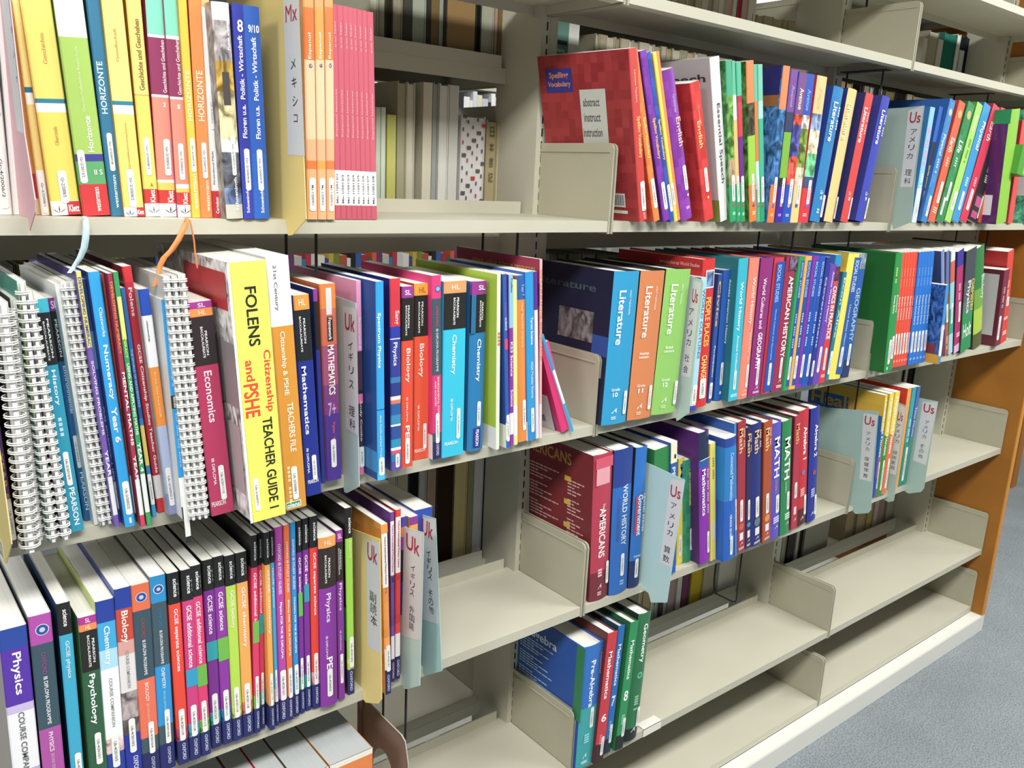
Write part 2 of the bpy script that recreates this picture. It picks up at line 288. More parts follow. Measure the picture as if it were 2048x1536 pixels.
# x, y, row, thickness, height, depth, lean, label, group, cover, spine bands, printing, flags
BOOKDATA = '''
-.8641	.0438	A	.0165	.3	.19	-.42	white paperback with green lettering at the far left of the upper shelf	0	e6e6e2	1:e9e9e6	U|Nakiria|0.445|0.667|.62|.5|9aa79a;S|0.764|0.979|.6|.45	px=Gr-4/2006/2
-.8346	.0461	A	.0122	.29	.19	.5	white paperback beside the pink divider card on the upper shelf	0	e6e6e4	1:eceae9	S|0.752|0.978|.5|.5	px=Gr-4/2007/1
-.8265	.0488	A	.0072	.297	.2	-2.2	brown and red booklet between the pink card and a thin yellow book	0	c98a4a	0.856:c98a3c 0.943:b02a3a 1:d9c2a0		
-.8208	.0411	A	.0082	.3	.205	-2.78	thin yellow book with a blue and white band near the left end	0	e8d070	0.566:f2dd80 0.584:1f6f9a 0.623:f4f2ea 0.844:ead27a 1:f0eee8	S|0.858|0.993|.5|.7	px=Gr-2/2008/1
-.8121	.0339	A	.0285	.3	.21	-3.66	thick yellow textbook with a blue and white band and a red corner block	0	c79a1e	0.602:ecd763 0.617:1f7f98 0.647:f6f5ee 0.95:ead455 1:f4f4f2	U|Geschichte|0.388|0.488|.52|.14|c9a050;U|Oberstufe|0.694|0.758|.52|.14|c9a050;S|0.844|0.957|.52|.3;R|0.952|1|.55|1|c8252b;H|Klett|0.964|0.989|.78|.36|fff;F|0.961|0.993|.27|.26|555	px=Gr-2/2008/5
-.7827	.029	A	.028	.295	.21	-3.55	green history textbook with a dark blue stripe and a red foot	0	5f8f3a	0.381:e8ece2 0.779:a3c858 0.805:3f3f95 0.886:5aa868 1:d22e33	U|Gesellschaftslehre Realschule|0.411|0.632|.52|.1|cfe2a0;U|Horizonte|0.646|0.772|.6|.2|f4f8ee;S|0.764|0.882|.2|.26;U|westermann|0.897|0.985|.6|.17|f0e0dc;H|II S|0.834|0.853|.75|.3|dff0d8	px=Gr-2/2013/2
-.7533	.0323	A	.0142	.305	.21	-2.91	blue textbook with HORIZONTE in capitals beside the green one	0	20607f	1:2d7aa0	U|HORIZONTE|0.468|0.643|.4|.42|d8ecf2;S|0.708|0.84|.5|.38;U|westermann|0.854|0.971|.52|.22|e6f2f6	px=Gr-2/2007/8
-.741	.0251	A	.0213	.3	.21	-2.61	second yellow textbook with blue and white band, thinner, right of the blue one	0	c79a1e	0.59:eedb7a 0.604:1f7f98 0.635:f6f5ee 0.966:ecd767 1:f4f4f2	U|Gesellschaft|0.344|0.456|.45|.14|c9a050;U|Qualifikationsphase|0.665|0.829|.5|.12|c9a050;S|0.829|0.966|.47|.36;R|0.967|1|.62|1|c8252b;H|Klett|0.976|0.993|.81|.32|fff;F|0.972|0.996|.28|.4|558	px=Gr-2/2008/2
-.7178	.0276	A	.0154	.3	.21	-2.07	yellow textbook with dark lettering along the spine and a red band	0	c79a1e	0.56:efdc70 0.564:c9a050 0.898:ecd45a 0.951:d2302c 1:f4f4f2	U|Geschichte und Geschehen|0.302|0.545|.55|.36|8a6a30;S|0.712|0.848|.5|.38;H|A|0.875|0.89|.6|.2|907820;U|Klett|0.9|0.947|.6|.36|fff;F|0.958|0.989|.6|.5|556	px=Gr-2/2008/1
-.702	.0293	A	.0208	.3	.21	-.88	left of two plum and salmon volumes with a mint green top	0	bb2f63	0.345:7edcbf 0.355:f4f4ee 0.554:93305e 0.563:f4f4ee 0.862:ee8c76 0.872:f4f4ee 0.9:ecc850 0.95:d2302c 1:f4f4f2	U|Geschichte und Geschehen|0.362|0.546|.7|.2|f2dbe2;H|2|0.581|0.596|.62|.14|fff;S|0.712|0.846|.6|.34;U|Klett|0.902|0.946|.64|.32|fff;F|0.958|0.988|.6|.5|556	px=Gr-2/2005/2
-.6834	.0225	A	.0166	.298	.21	-1.17	right of two plum and salmon volumes with a mint green top	0	93305e	0.34:7edcbf 0.352:f4f4ee 0.555:93305e 0.564:f4f4ee 0.875:ee8c76 0.891:f4f4ee 0.906:ecc850 0.953:d2302c 1:f4f4f2	U|Geschichte und Geschehen|0.352|0.547|.65|.26|f2dbe2;H|1|0.582|0.598|.5|.14|fff;S|0.723|0.859|.45|.36;U|Klett|0.908|0.949|.55|.34|fff;F|0.959|0.988|.5|.55|556	px=Gr-2/2005/1
-.6693	.0151	A	.0092	.3	.21	-1.4	slim amber book with HORIZONTE in capitals	0	c9981c	1:efc52c	U|HORIZONTE|0.462|0.642|.45|.5|f6eac0;S|0.704|0.829|.5|.55;U|westermann|0.836|0.969|.5|.4|f6eec8	px=Gr-2/2007/4
-.6597	.016	A	.0141	.3	.21	-1	slim orange book with HORIZONTE in capitals	0	a83c14	1:f28a3c	U|HORIZONTE|0.458|0.639|.5|.5|fbe0c4;S|0.717|0.851|.55|.4;U|westermann|0.859|0.976|.66|.26|fbe4d0	px=Gr-2/2007/5
-.6445	.0175	A	.0107	.3	.2	-1.48	thin white booklet with a red foot beside the photo spine book	0	dcdcd8	0.231:e8b070 0.897:f0efee 1:cc2430	U|Rheinland-Pfalz|0.746|0.873|.3|.2|777;U|Cornelsen|0.921|0.984|.5|.36|fff;S|0.54|0.667|.5|.3	
-.636	-.004	A	.0198	.2351	.2	-2.39	textbook with a photographic grey and gold spine of a seated figure	0	8a8a88~photo	.08:dcdcd8 .26:b0a8a8~photo .40:c8a030~photo .62:d8c890~photo .68:e4e4e0~photo .85:5a5e68~photo .93:7088b8~photo 1:cac8b8	U|Politik erleben|.08|.21|.8|.14|f4f4f4;R|.31|.46|.3|.7|4a4240;S|.60|.79|.62|.24;U|Schoeningh|.80|.96|.66|.24|f4f4f4	R,px=Gr-2/2007/1
-.6156	-.004	A	.0128	.2364	.2	-1.77	dark blue hardback with a white 8 at the top of the spine	0	2a2f8c	.66:2b35a0 1:2f3fb0	H|8|.07|.125|.6|.5|fff;U|Floren u.a.  Politik - Wirtschaft|.14|.61|.5|.42|eef0fa;S|.66|.86|.55|.5;U|Schoeningh|.86|.97|.45|.36|f0f2fa	R,px=Gr-2/2009/8
-.6027	-.004	A	.0193	.2362	.2	-1.85	mid blue hardback marked 9/10 beside the dark blue one	0	1d4fae	.68:1c58b4 1:1f62c0	H|9/10|.085|.12|.55|.66|fff;U|Floren u.a.  Politik - Wirtschaft|.14|.61|.5|.3|eef0fa;S|.66|.86|.5|.34;U|Schoeningh|.86|.97|.55|.26|f0f2fa	R,px=Gr-2/2009/9
-.5346	-.004	A	.0135	.292	.2	-.61	left of three orange and peach primers with a small round badge	1	e8b890	0.161:f0a060 0.36:f0742c 0.403:f4c8a0 0.671:f6cba2 0.758:f2b080 0.792:f0742c 1:f4b078	U|Espanol|0.256|0.356|.5|.35|fde8d0;C|0.382|.55|.34|5a3a70;C|0.382|.55|.24|f4e8ee;H|6|0.373|0.39|.55|.2|5a3a70;S|0.827|0.965|.5|.62	px=Mx-1/2009/1
-.5204	-.004	A	.0116	.292	.2	-.5	middle of three orange and peach primers with a small round badge	1	e8b890	0.154:f0a060 0.355:f5a040 0.398:f4c8a0 0.669:f6cba2 0.756:f2b080 0.791:f5a040 1:f4b078	U|Espanol|0.25|0.35|.5|.35|fde8d0;C|0.376|.55|.34|5a3a70;C|0.376|.55|.24|f4e8ee;H|4|0.368|0.385|.55|.2|5a3a70;S|0.826|0.965|.5|.62	px=Mx-1/2009/2
-.5081	-.004	A	.0111	.292	.2	-.37	right of three orange and peach primers with a small round badge	1	e8b890	0.147:f0a060 0.35:ee7c34 0.394:f4c8a0 0.666:f6cba2 0.754:f2b080 0.789:ee7c34 1:f4b078	U|Espanol|0.244|0.345|.5|.35|fde8d0;C|0.372|.55|.34|5a3a70;C|0.372|.55|.24|f4e8ee;H|5|0.363|0.38|.55|.2|5a3a70;S|0.824|0.965|.5|.62	px=Mx-1/2009/3
-.4949	0	A	.0078	.2543	.2	-.98	first from the left of the eight slim red primers on the upper shelf	2	a04050	.76:cc5a6e .93:f2f0f0 1:c65468	U|leer|.07|.13|.45|.3|f0a8b0;U|es vivir|.14|.19|.5|.3|f0a8b0;U|Espanol lecturas|.38|.60|.5|.3|f2b0b8;U|Mx-1/2012/1|.78|.92|.4|.34|666	
-.4872	0	A	.0082	.2542	.2	-1.01	second from the left of the eight slim red primers on the upper shelf	2	a04050	.76:cc5a6e .93:f2f0f0 1:c65468	U|leer|.07|.13|.45|.3|f0a8b0;U|es vivir|.14|.19|.5|.3|f0a8b0;U|Espanol lecturas|.38|.60|.5|.3|f2b0b8;U|Mx-1/2012/2|.78|.92|.4|.34|666	
-.479	0	A	.0075	.2541	.2	-1.12	third from the left of the eight slim red primers on the upper shelf	2	a04050	.76:cc5a6e .93:f2f0f0 1:c65468	U|leer|.07|.13|.45|.3|f0a8b0;U|es vivir|.14|.19|.5|.3|f0a8b0;U|Espanol lecturas|.38|.60|.5|.3|f2b0b8;U|Mx-1/2012/3|.78|.92|.4|.34|666	
-.4715	0	A	.0076	.2539	.2	-1.38	fourth from the left of the eight slim red primers on the upper shelf	2	a04050	.76:cc5a6e .93:f2f0f0 1:c65468	U|leer|.07|.13|.45|.3|f0a8b0;U|es vivir|.14|.19|.5|.3|f0a8b0;U|Espanol lecturas|.38|.60|.5|.3|f2b0b8;U|Mx-1/2012/4|.78|.92|.4|.34|666	
-.4639	0	A	.0069	.2536	.2	-1.72	fifth from the left of the eight slim red primers on the upper shelf	2	a04050	.76:cc5a6e .93:f2f0f0 1:c65468	U|leer|.07|.13|.45|.3|f0a8b0;U|es vivir|.14|.19|.5|.3|f0a8b0;U|Espanol lecturas|.38|.60|.5|.3|f2b0b8;U|Mx-1/2012/5|.78|.92|.4|.34|666	
-.4569	0	A	.007	.2533	.2	-1.74	sixth from the left of the eight slim red primers on the upper shelf	2	a04050	.76:cc5a6e .93:f2f0f0 1:c65468	U|leer|.07|.13|.45|.3|f0a8b0;U|es vivir|.14|.19|.5|.3|f0a8b0;U|Espanol lecturas|.38|.60|.5|.3|f2b0b8;U|Mx-1/2012/6|.78|.92|.4|.34|666	
-.4499	0	A	.007	.2531	.2	-1.76	seventh from the left of the eight slim red primers on the upper shelf	2	a04050	.76:cc5a6e .93:f2f0f0 1:c65468	U|leer|.07|.13|.45|.3|f0a8b0;U|es vivir|.14|.19|.5|.3|f0a8b0;U|Espanol lecturas|.38|.60|.5|.3|f2b0b8;U|Mx-1/2012/7|.78|.92|.4|.34|666	
-.4429	0	A	.009	.2528	.2	-1.78	eighth from the left of the eight slim red primers on the upper shelf	2	a04050	.76:cc5a6e .93:f2f0f0 1:c65468	U|leer|.07|.13|.45|.3|f0a8b0;U|es vivir|.14|.19|.5|.3|f0a8b0;U|Espanol lecturas|.38|.60|.5|.3|f2b0b8;U|Mx-1/2012/8|.78|.92|.4|.34|666	
.046	-.022	A	.02	.2676	.195	-13.39	big red spelling and vocabulary book standing against the metal plate, cover facing left	3	a01c22~mosaic	1:d03a34	D|Language Teachers|.12|.30|.5|.3|f0b0a0;D|Spelling Vocabulary|.38|.62|.6|.55|f5c860;S|.76|.94|.6|.55;D|#CPF|.95|.99|.6|.3|f0c0b0;cR|.62|.92|.08|.22|2a2c8c;cT|Spelling|.66|.88|.10|.145|e08a40;cT|Vocabulary|.64|.90|.155|.195|e08a40;cR|.27|.55|.21|.62|c9ccc4;cT|abstract|.34|.52|.26|.31|555;cT|instruct|.34|.52|.35|.40|555;cT|instruction|.33|.54|.44|.49|555;cT|construct|.34|.52|.53|.58|555;cR|.14|.36|.83|.915|d8d8d0;cB|.15|.26|.84|.905;cB|.275|.345|.84|.905;cR|.12|.30|.935|.955|d8d8c8	yaw=5.5,px=Us-1/2005/1
.0835	-.02	A	.0142	.275	.21	-18.08	orange spelling book right of the big red one	3	d84a10~mosaic	1:f0802a~mosaic	D|Spelling Vocabulary|.38|.62|.5|.5|f8e070;S|.74|.92|.55|.6	px=Us-1/2004/2
.1073	-.02	A	.0156	.2759	.21	-19.04	purple spelling book right of the orange one	3	5a1c80	1:7a28a8~mosaic	D|Spelling Vocabulary|.38|.62|.6|.55|f5c860;S|.76|.93|.6|.55	
.1238	-.02	A	.0109	.2761	.21	-19.4	slim blue spelling book between purple and yellow	3	0f3fa0	1:1c4fb4~mosaic	D|Spelling Vocabulary|.38|.62|.6|.55|f5d870;S|.77|.94|.6|.6	
.1413	-.015	A	.0136	.2778	.21	-18.66	yellow spelling book with an orange edge	3	f0c030~mosaic	1:f8e050	R|0|1|.55|1|f0904a;S|.76|.9|.3|.5	
.1682	-.01	A	.028	.2538	.19	-18.92	purple mosaic English grammar book	3	8a2a8c~mosaic	1:8a2fae~mosaic	D|Grammar|.16|.28|.6|.25|c8a0e0;D|English|.31|.50|.65|.5|f0c8b0;S|.63|.80|.7|.3;C|.835|.75|.18|f0d080;D|#|.90|.93|.6|.3|e0c0f0	R
.2257	-.012	A	.0255	.2392	.19	-18.13	red mosaic English grammar book in front of the speech book	3	c81c1e~mosaic	1:dc2c28~mosaic	D|Grammar|.16|.28|.6|.22|f09080;D|English|.27|.46|.4|.5|f0d080;S|.61|.79|.6|.32;C|.83|.6|.2|f0d080;cR|.2|.55|.83|.94|d8d0a8;cB|.28|.5|.85|.93	
.2698	-.012	A	.0254	.2822	.21	-15.03	white hardback reading Essential Speech	3	b9b6b8	.9:eeeeec 1:f2f2f0	D|Essential Speech|.27|.76|.5|.42|555;cT|Speech|.06|.6|.09|.15|333;cR|0|.5|.86|1|7d8c30	hb
.2885	-.02	A	.0173	.2781	.21	-12.23	first slim green reader with a leaf picture cover	4	2f7a38~photo	.21:3fae84 .6:6aae3c~photo .76:a08a60~photo 1:14a468	S|.70|.87|.6|.5;C|.895|.6|.35|d04040;D|#|.93|.96|.6|.4|b8f0d0	
.3077	-.02	A	.0117	.2792	.21	-13.34	second slim green reader with a pale yellow stripe	4	3fae84	.2:5cc0a0 .35:e8ece8 .75:f0c070 1:12a060	S|.70|.87|.55|.6;C|.895|.55|.4|d04040;D|#|.93|.96|.55|.4|b8f0d0	
.3197	-.02	A	.0133	.2786	.21	-12.67	third slim green reader with a purple and red stripe	4	2fae74	.2:4cc09c .24:c02040 .45:d83048 .74:70208c 1:1a9a60	S|.70|.87|.55|.6;C|.895|.55|.4|d04040;D|#|.93|.96|.55|.4|b8f0d0	
.347	-.02	A	.0212	.2832	.21	-12.44	reader with an orange spine top and foot and a jungle picture cover	4	4a7a2c~photo	.25:f5884a .45:4a4a28~photo .76:9cd034 1:f07a22	S|.69|.87|.5|.35;C|.895|.55|.3|6050b0;D|#|.92|.96|.55|.4|fbd0a0	
.3757	-.015	A	.0108	.2811	.21	-12.77	slim teal and orange reader	4	50b494	.22:62c4a4 .6:f08034 .78:c8e0e8 1:34b890	S|.70|.87|.55|.6;C|.895|.55|.4|c04040	
.3868	-.015	A	.014	.2821	.21	-12.32	slim teal reader with a pale window in the middle	4	34a480	.22:74ccb0 .33:a8e0d8 .7:34b890 1:18a066	S|.70|.87|.55|.6;C|.895|.55|.4|c04040	
.402	-.02	A	.021	.2822	.21	-.97	sea picture reader with an orange spine	5	3a70b0~photo	.27:f58a50 .62:2f7ab8~photo .75:2060a8~photo 1:f07826	S|.70|.87|.6|.4;C|.89|.55|.35|8060c0;D|#|.93|.96|.5|.4|fbd0a0;cR|.02|.7|0|.18|1f1468;cR|.02|.7|.18|.25|a05a20	
.4262	-.02	A	.0231	.2788	.21	-.95	dark blue and lime reader with a purple top	5	2a3a5a	.27:7a48a0 .4:303c60 .7:7cb82c .76:202830 1:3a18a8	D|Avenue|.1|.24|.5|.45|b490d0;S|.70|.87|.6|.4;C|.88|.55|.35|c8b060;D|#|.93|.96|.5|.4|b0a0f0	
.4493	-.02	A	.0269	.2765	.21	0	blue reader with a robot picture and brown stripe	5	104ab0	.27:7a4a90 .34:d84a30~photo .55:4a4aa8~photo .74:e04428~photo 1:144fc0	D|Avenue|.1|.24|.5|.5|f0e0c0;S|.70|.87|.6|.4;C|.88|.55|.35|d0b070;D|#|.93|.96|.5|.4|b0d0f0	
.4778	-.02	A	.0257	.2765	.21	-.74	cream-footed reader with a blue top	5	d0a050	.27:1c55c0 .36:e0e0d0~photo .62:7c9c28~photo .74:d8c8a8~photo 1:f2cf80	D|Avenue|.1|.24|.5|.5|80a8e8;S|.70|.87|.6|.4;C|.88|.5|.35|6050a0	
.5386	-.02	A	.0333	.2766	.21	.91	red-footed reader with a balloon picture and cream top	5	b81c38	.25:f0cc8c .36:90a8d8~photo .52:f0e0b8~photo .68:60c080~photo .76:405080 1:e02838	D|Avenue|.08|.22|.5|.4|e8c080;S|.70|.87|.65|.3;C|.88|.6|.3|8060b0;D|#|.92|.96|.5|.4|f8b0a0	
.5886	-.018	A	.0361	.2628	.2	5.58	sky blue literature hardback, first of the four that lean right	6	0f3f9c	1:1c84c4	D|Literature|.11|.40|.35|.42|f4fafc;D|#|.12|.33|.75|.14|c0e0f0;H|6|.80|.83|.55|.2|fff;H|Gr|.76|.79|.5|.3|dcecf4;S|.79|.96|.85|.22;D|#|.88|.94|.45|.25|b0d8f0	hb
.6372	-.018	A	.0337	.2642	.2	5.95	cream literature hardback, second of the four that lean right	6	1c2f7c	1:f2cf84	D|Literature|.11|.38|.35|.42|fbeaca;S|.80|.97|.9|.14	hb
.6914	-.018	A	.0291	.2621	.2	7.12	red literature hardback, third of the four that lean right	6	2c2c6c	1:e0403c	D|Literature|.11|.38|.35|.42|fff;D|#|.12|.33|.75|.14|f8c0b8;H|8|.80|.83|.5|.2|fff;H|Gr|.76|.79|.45|.3|fcdcd4;S|.80|.97|.88|.16	hb
.7722	-.01	A	.0326	.2642	.2	8.73	violet literature hardback, last of the four that lean right	6	3c3c94	1:3c48b8	D|Literature|.11|.38|.35|.42|fff;D|#|.12|.33|.75|.14|c0c8f0;H|9|.80|.83|.5|.2|fff;H|Gr|.76|.79|.45|.3|dce0f4;S|.80|.97|.88|.16	hb
1.0262	0	A	.0218	.2613	.2	1.13	pale blue science book next to the divider card	7	2f7cc0	.7:8ccbe8 1:d8ecf4	D|#|.15|.5|.5|.5|e8a0c0;D|#|.55|.75|.5|.4|e8f4fa;S|.8|.95|.5|.5	
1.0458	0	A	.0171	.2658	.2	5.09	slim black and gold science book	7	2058b0	.3:2f6cc0 .8:3a3c3c 1:1c1c1c	D|Scientists|.5|.7|.5|.6|e8d8a0;S|.72|.9|.5|.6	
1.0547	-.01	A	.0268	.2853	.2	9.95	blue physical science book	7	1c5cac	1:2f88cc~mosaic	C|.1|.5|.6|e0c890;D|Physical|.28|.45|.4|.6|d8ecf4;D|#|.46|.6|.4|.3|b0d4ec;S|.78|.95|.6|.4	hb
1.0947	-.01	A	.0321	.286	.2	12.35	orange earth science book	7	c04030	1:e8603c	C|.1|.5|.6|f0b070;D|Earth|.30|.42|.45|.6|fbe0d4;D|#|.44|.56|.45|.3|f8c0a8;S|.66|.84|.6|.4;D|#|.86|.93|.5|.6|f8c0a8	
1.1385	-.01	A	.0353	.2881	.2	13.6	dark green life science book	7	1c7038	1:2c8c50~mosaic	C|.1|.5|.6|c8b870;D|Life|.32|.42|.45|.6|dff4e4;D|#|.44|.56|.45|.3|a8dcb8;S|.66|.82|.6|.3;S|.8|.95|.3|.3	
1.1783	-.01	A	.0309	.2917	.2	14.12	lime green science book with pale lettering	7	4c9c30	1:a4dc64	D|Science|.1|.24|.5|.5|e8fad0;D|#|.28|.5|.5|.3|6aa840;S|.74|.9|.5|.5	
1.2216	-.01	A	.0369	.2929	.2	14.31	cyan blue physical science book	7	1c70b4	1:2f9ad8	D|Physical|.14|.38|.6|.6|f0f8fc;D|#|.6|.7|.5|.3|c0e4f4;S|.74|.9|.5|.35	
1.2659	-.01	A	.0376	.2955	.2	15.67	crimson earth science book	7	a01c40	1:dc2850	D|Earth|.14|.3|.6|.6|f8e0e4;D|#|.6|.7|.5|.3|f0b0c0;S|.72|.9|.5|.4	
1.3234	-.01	A	.0476	.2512	.2	13.28	black book with pink flowers on the cover	7	1c1418~photo	1:241c20	R|.75|.85|.2|.9|c04c80;R|.9|.97|.1|.8|c04c80;D|#|.2|.6|.7|.3|d0c8c0;S|.72|.95|.92|.14	
1.3779	-.01	A	.0415	.2864	.2	3.6	orange-red science book behind the green box	7	b03820	.45:e0483c .55:f0a83c .62:e8602c 1:e0502c	D|#|.1|.35|.5|.4|f4c0b0;S|.78|.96|.7|.35	
1.353	-.05	A	.0576	.2816	.2	-7.03	tall glossy purple book with a lime spine	7	5a2068	1:88c434	cR|0|1|0|.12|109a54;cR|.1|.62|.74|.92|e8e8e8;cB|.2|.5|.76|.9	hb,gl
1.5311	-.005	A	.0294	.2705	.2	-4.95	thin red book beside the lime spine	7	b02c30	1:e04c48		
1.6453	-.005	A	.0414	.307	.16	-8.88	teal book cut by the right edge	7	44b088~photo	1:30a878	cR|.05|.25|.55|.75|e8e8e8	
-.8867	-.02	B	.0052	.1863	.2	-2.14	slim purple workbook with yellow lettering at the far left, beside the yellow card	8	1c1418	.70:5a3a78 .95:e8e4e8 1:605068	D|YEAR 5|.42|.7|.4|.6|e0a060;S|.72|.95|.5|.9	px=Uk-2/2007/1
-.8766	-.0405	B	.0113	.2647	.2	-.93	thick spiral bound manual, the front one at the far left	9	141216	1:f0f0f0		kind=spiral,ring=0.021
-.8612	-.0129	B	.0078	.265	.2	-.89	spiral bound manual half hidden behind the front left one	9	333333	1:e8e8e8		kind=spiral,ring=0.012
-.8514	-.0254	B	.0084	.2837	.2	-1.67	spiral bound manual with a teal and yellow cover	9	1f8a78	1:f0f0f0	cR|0|.1|.02|.5|d8e070	kind=spiral,ring=0.013
-.8391	-.0256	B	.0085	.2741	.2	-2.98	spiral bound manual just left of the turquoise history book	9	3a2a70	1:f0f0f0		kind=spiral,ring=0.013
-.8276	-.0092	B	.0139	.2639	.2	-3.77	turquoise and black history textbook behind the spiral manuals	8	28b0c8	.055:28b0c8 .27:16181c 1:0e98b8	D|PEARSON|.08|.24|.72|.14|e8e8e8;D|BACCALAUREATE|.09|.25|.45|.12|e8e8e8;D|History|.29|.44|.55|.36|e8f6fa;D|#|.47|.6|.5|.25|b0e0ec;S|.64|.79|.5|.4;D|PEARSON|.80|.97|.55|.4|e8f6fa	px=Uk-2/2010/9
-.8077	.0167	B	.0101	.261	.2	-4.15	dark blue textbook right of the turquoise history one	8	1c5480	.055:8c2c8c .27:16181c .31:1c5c8c 1:1c64a0	H|SL|.012|.045|.5|.6|e8d0e8;D|PEARSON|.09|.25|.4|.24|e0e0e0;D|Environmental|.29|.5|.55|.34|c8e0f0;S|.60|.75|.4|.36;D|PEARSON|.77|.95|.5|.36|d8e8f4	px=Uk-2/2009/4
-.8013	-.0011	B	.0053	.2776	.2	-4.23	sheaf of thin white booklets between the blue textbook and the spirals	8	f0f0ee	1:ecece8	R|0|1|.3|.34|aaa;R|0|1|.65|.69|aaa	
-.7952	-.0067	B	.0059	.2802	.2	-4.27	left of the twin narrow spiral manuals	9	e8e8e8	1:ececec		kind=spiral,ring=0.008
-.7886	-.0058	B	.007	.281	.2	-4.39	right of the twin narrow spiral manuals	9	555555	1:ececec		kind=spiral,ring=0.009
-.7835	-.0193	B	.0048	.2928	.2	-4.13	slim numeracy workbook, yellow above and violet below	10	4a3c8c	.28:e4dc6c .79:7c50b4 .95:e4e4e8 1:7a50b4	D|DEVELOPING NUMERACY|.02|.29|.45|.6|6a4ca0;D|SOLVING PROBLEMS|.33|.62|.5|.5|e8e4f0;D|YEAR 4|.68|.82|.5|.7|f0f0f4	px=Uk-2/2003/1
-.7763	-.0086	B	.0054	.2831	.2	-4.59	slim blue abacus workbook	8	1c4c90	.2:205898 .35:5ca0d8 1:1c60ac	D|A3J Bitesize|.50|.72|.5|.5|a8ccec;D|Maths|.74|.84|.5|.5|b8d4ec;S|.82|.94|.5|.8	px=Uk-2/2003/4
-.7746	-.0267	B	.0114	.2927	.21	-3.93	bright blue paperback reading Numeracy Year 6	8	1c3c90	1:0ca0e4	D|Classworks|.13|.24|.6|.3|d0ecfa;D|Numeracy|.27|.48|.5|.5|fff;D|Year 6|.51|.65|.5|.5|fff;S|.81|.95|.55|.62;H|I|.962|.985|.55|.2|fff	px=Uk-2/2002/2
-.7605	-.0169	B	.005	.2889	.2	-3.65	slim orange-red numeracy workbook with a black foot	10	d8d4d0	.8:e04024 .96:f4f4f4 1:2c2c2c	D|The a Classmate 1|.12|.29|.5|.5|f8d8d0;R|.52|.6|.1|.9|222;D|second edition|.525|.595|.5|.4|eee	px=Uk-2/2005/3
-.7595	-.0347	B	.0049	.2914	.2	-3.59	slim maroon numeracy workbook reading MENTAL MATHS	10	8c2040	.8:a82848 .95:e4e4e4 1:d83058	D|DEVELOPING NUMERACY|.03|.3|.5|.5|e0a040;D|MENTAL MATHS|.37|.66|.5|.6|fff;D|YEAR 4|.7|.84|.5|.6|fff	px=Uk-2/2003/1
-.7535	-.0369	B	.005	.2931	.2	-3.77	slim green numeracy workbook reading USING AND APPLYING MATHS	10	2c6c44	.78:289858 .94:e0e4e4 1:2ca058	R|.09|.25|.1|.95|d8e070;D|DEVELOPING NUMERACY|.09|.32|.5|.5|d8e070;D|USING AND APPLYING MATHS|.34|.62|.5|.55|e8f4ec;D|YEAR 4|.65|.77|.5|.7|fff	px=Uk-2/2003/1
-.7406	-.0139	B	.0045	.2728	.2	-4.18	slim blue paperback with a yellow panel low on the spine	8	2c3c54	.3:2f6cb8 .55:2858a8 .58:2f80c8 .76:e8cc5c .80:2f80c8 .94:d8e0e8 1:2c98d8	D|THE WORLD OF MATHEMATICS|.25|.5|.5|.4|b8d0ec;S|.8|.94|.5|.9	px=Uk-2/2003/4
-.7312	-.0017	B	.0098	.2948	.21	-4.51	red teacher guide reading GCSE Citizenship Studies	8	801c2c	.06:d0202c .84:b81c34 .94:e8e4e8 1:d8242c	D|Folens|.08|.19|.5|.4|f0d8d8;D|GCSE Citizenship Studies Teacher Guide|.30|.83|.5|.4|fff	px=Uk-2/2002/5
-.7234	-.0158	B	.0116	.2706	.2	-4.15	citizenship paperback banded blue, white, orange and lavender	8	e4e4e8	.11:1c50c0 .33:f0f0f4 .59:f09020 .9:b0bce0 1:8c94c8	D|citizenship|.13|.22|.4|.2|555;D|for key stage 4 and GCSE|.35|.55|.5|.2|f8d8b0;S|.78|.96|.5|.5	px=Uk-2/2002/1
-.7138	-.038	B	.007	.2612	.21	-2.51	cyan paperback that juts out below the shelf edge	8	eeeef0	.42:0c98e0 .48:202020 .80:0c98e0 .94:f4f4f4 1:1c2020	D|This is Citizenship 2|.08|.38|.5|.4|c8e8f8;D|second edition|.425|.475|.5|.4|eee;D|for this key stage|.5|.75|.5|.35|b0e0f8	tail=1,px=Uk-2/2009/3
-.7067	-.0461	B	.007	.2864	.2	-3.23	left of three narrow spiral manuals beside the economics book	9	d8d8d4	1:e4e4e0		kind=spiral,ring=0.009
-.6995	-.0472	B	.0059	.2868	.2	-3.15	middle of three narrow spiral manuals beside the economics book	9	777777	1:e8e8e4		kind=spiral,ring=0.009
-.6932	-.0477	B	.0077	.2881	.2	-2.81	right of three narrow spiral manuals beside the economics book	9	dcdcd8	1:e8e8e4		kind=spiral,ring=0.01
-.6829	-.0471	B	.0279	.2577	.2	-4.02	magenta and black economics textbook	8	3a1830	.03:a8309c .065:f0943c .285:2c2024 1:b82c5c	H|SL|.006|.025|.55|.3|f0d8ee;H|HL|.037|.058|.55|.3|fbe0c0;D|PEARSON|.13|.24|.6|.1|eee;D|BACCALAUREATE|.11|.25|.45|.1|eee;D|Economics|.31|.55|.5|.32|f4dce8;D|IB DIPLOMA|.72|.85|.3|.12|f0e0e8;S|.76|.93|.6|.24;H|PEARSON|.93|.955|.35|.6|f0d8e4	px=Uk-2/2011/10
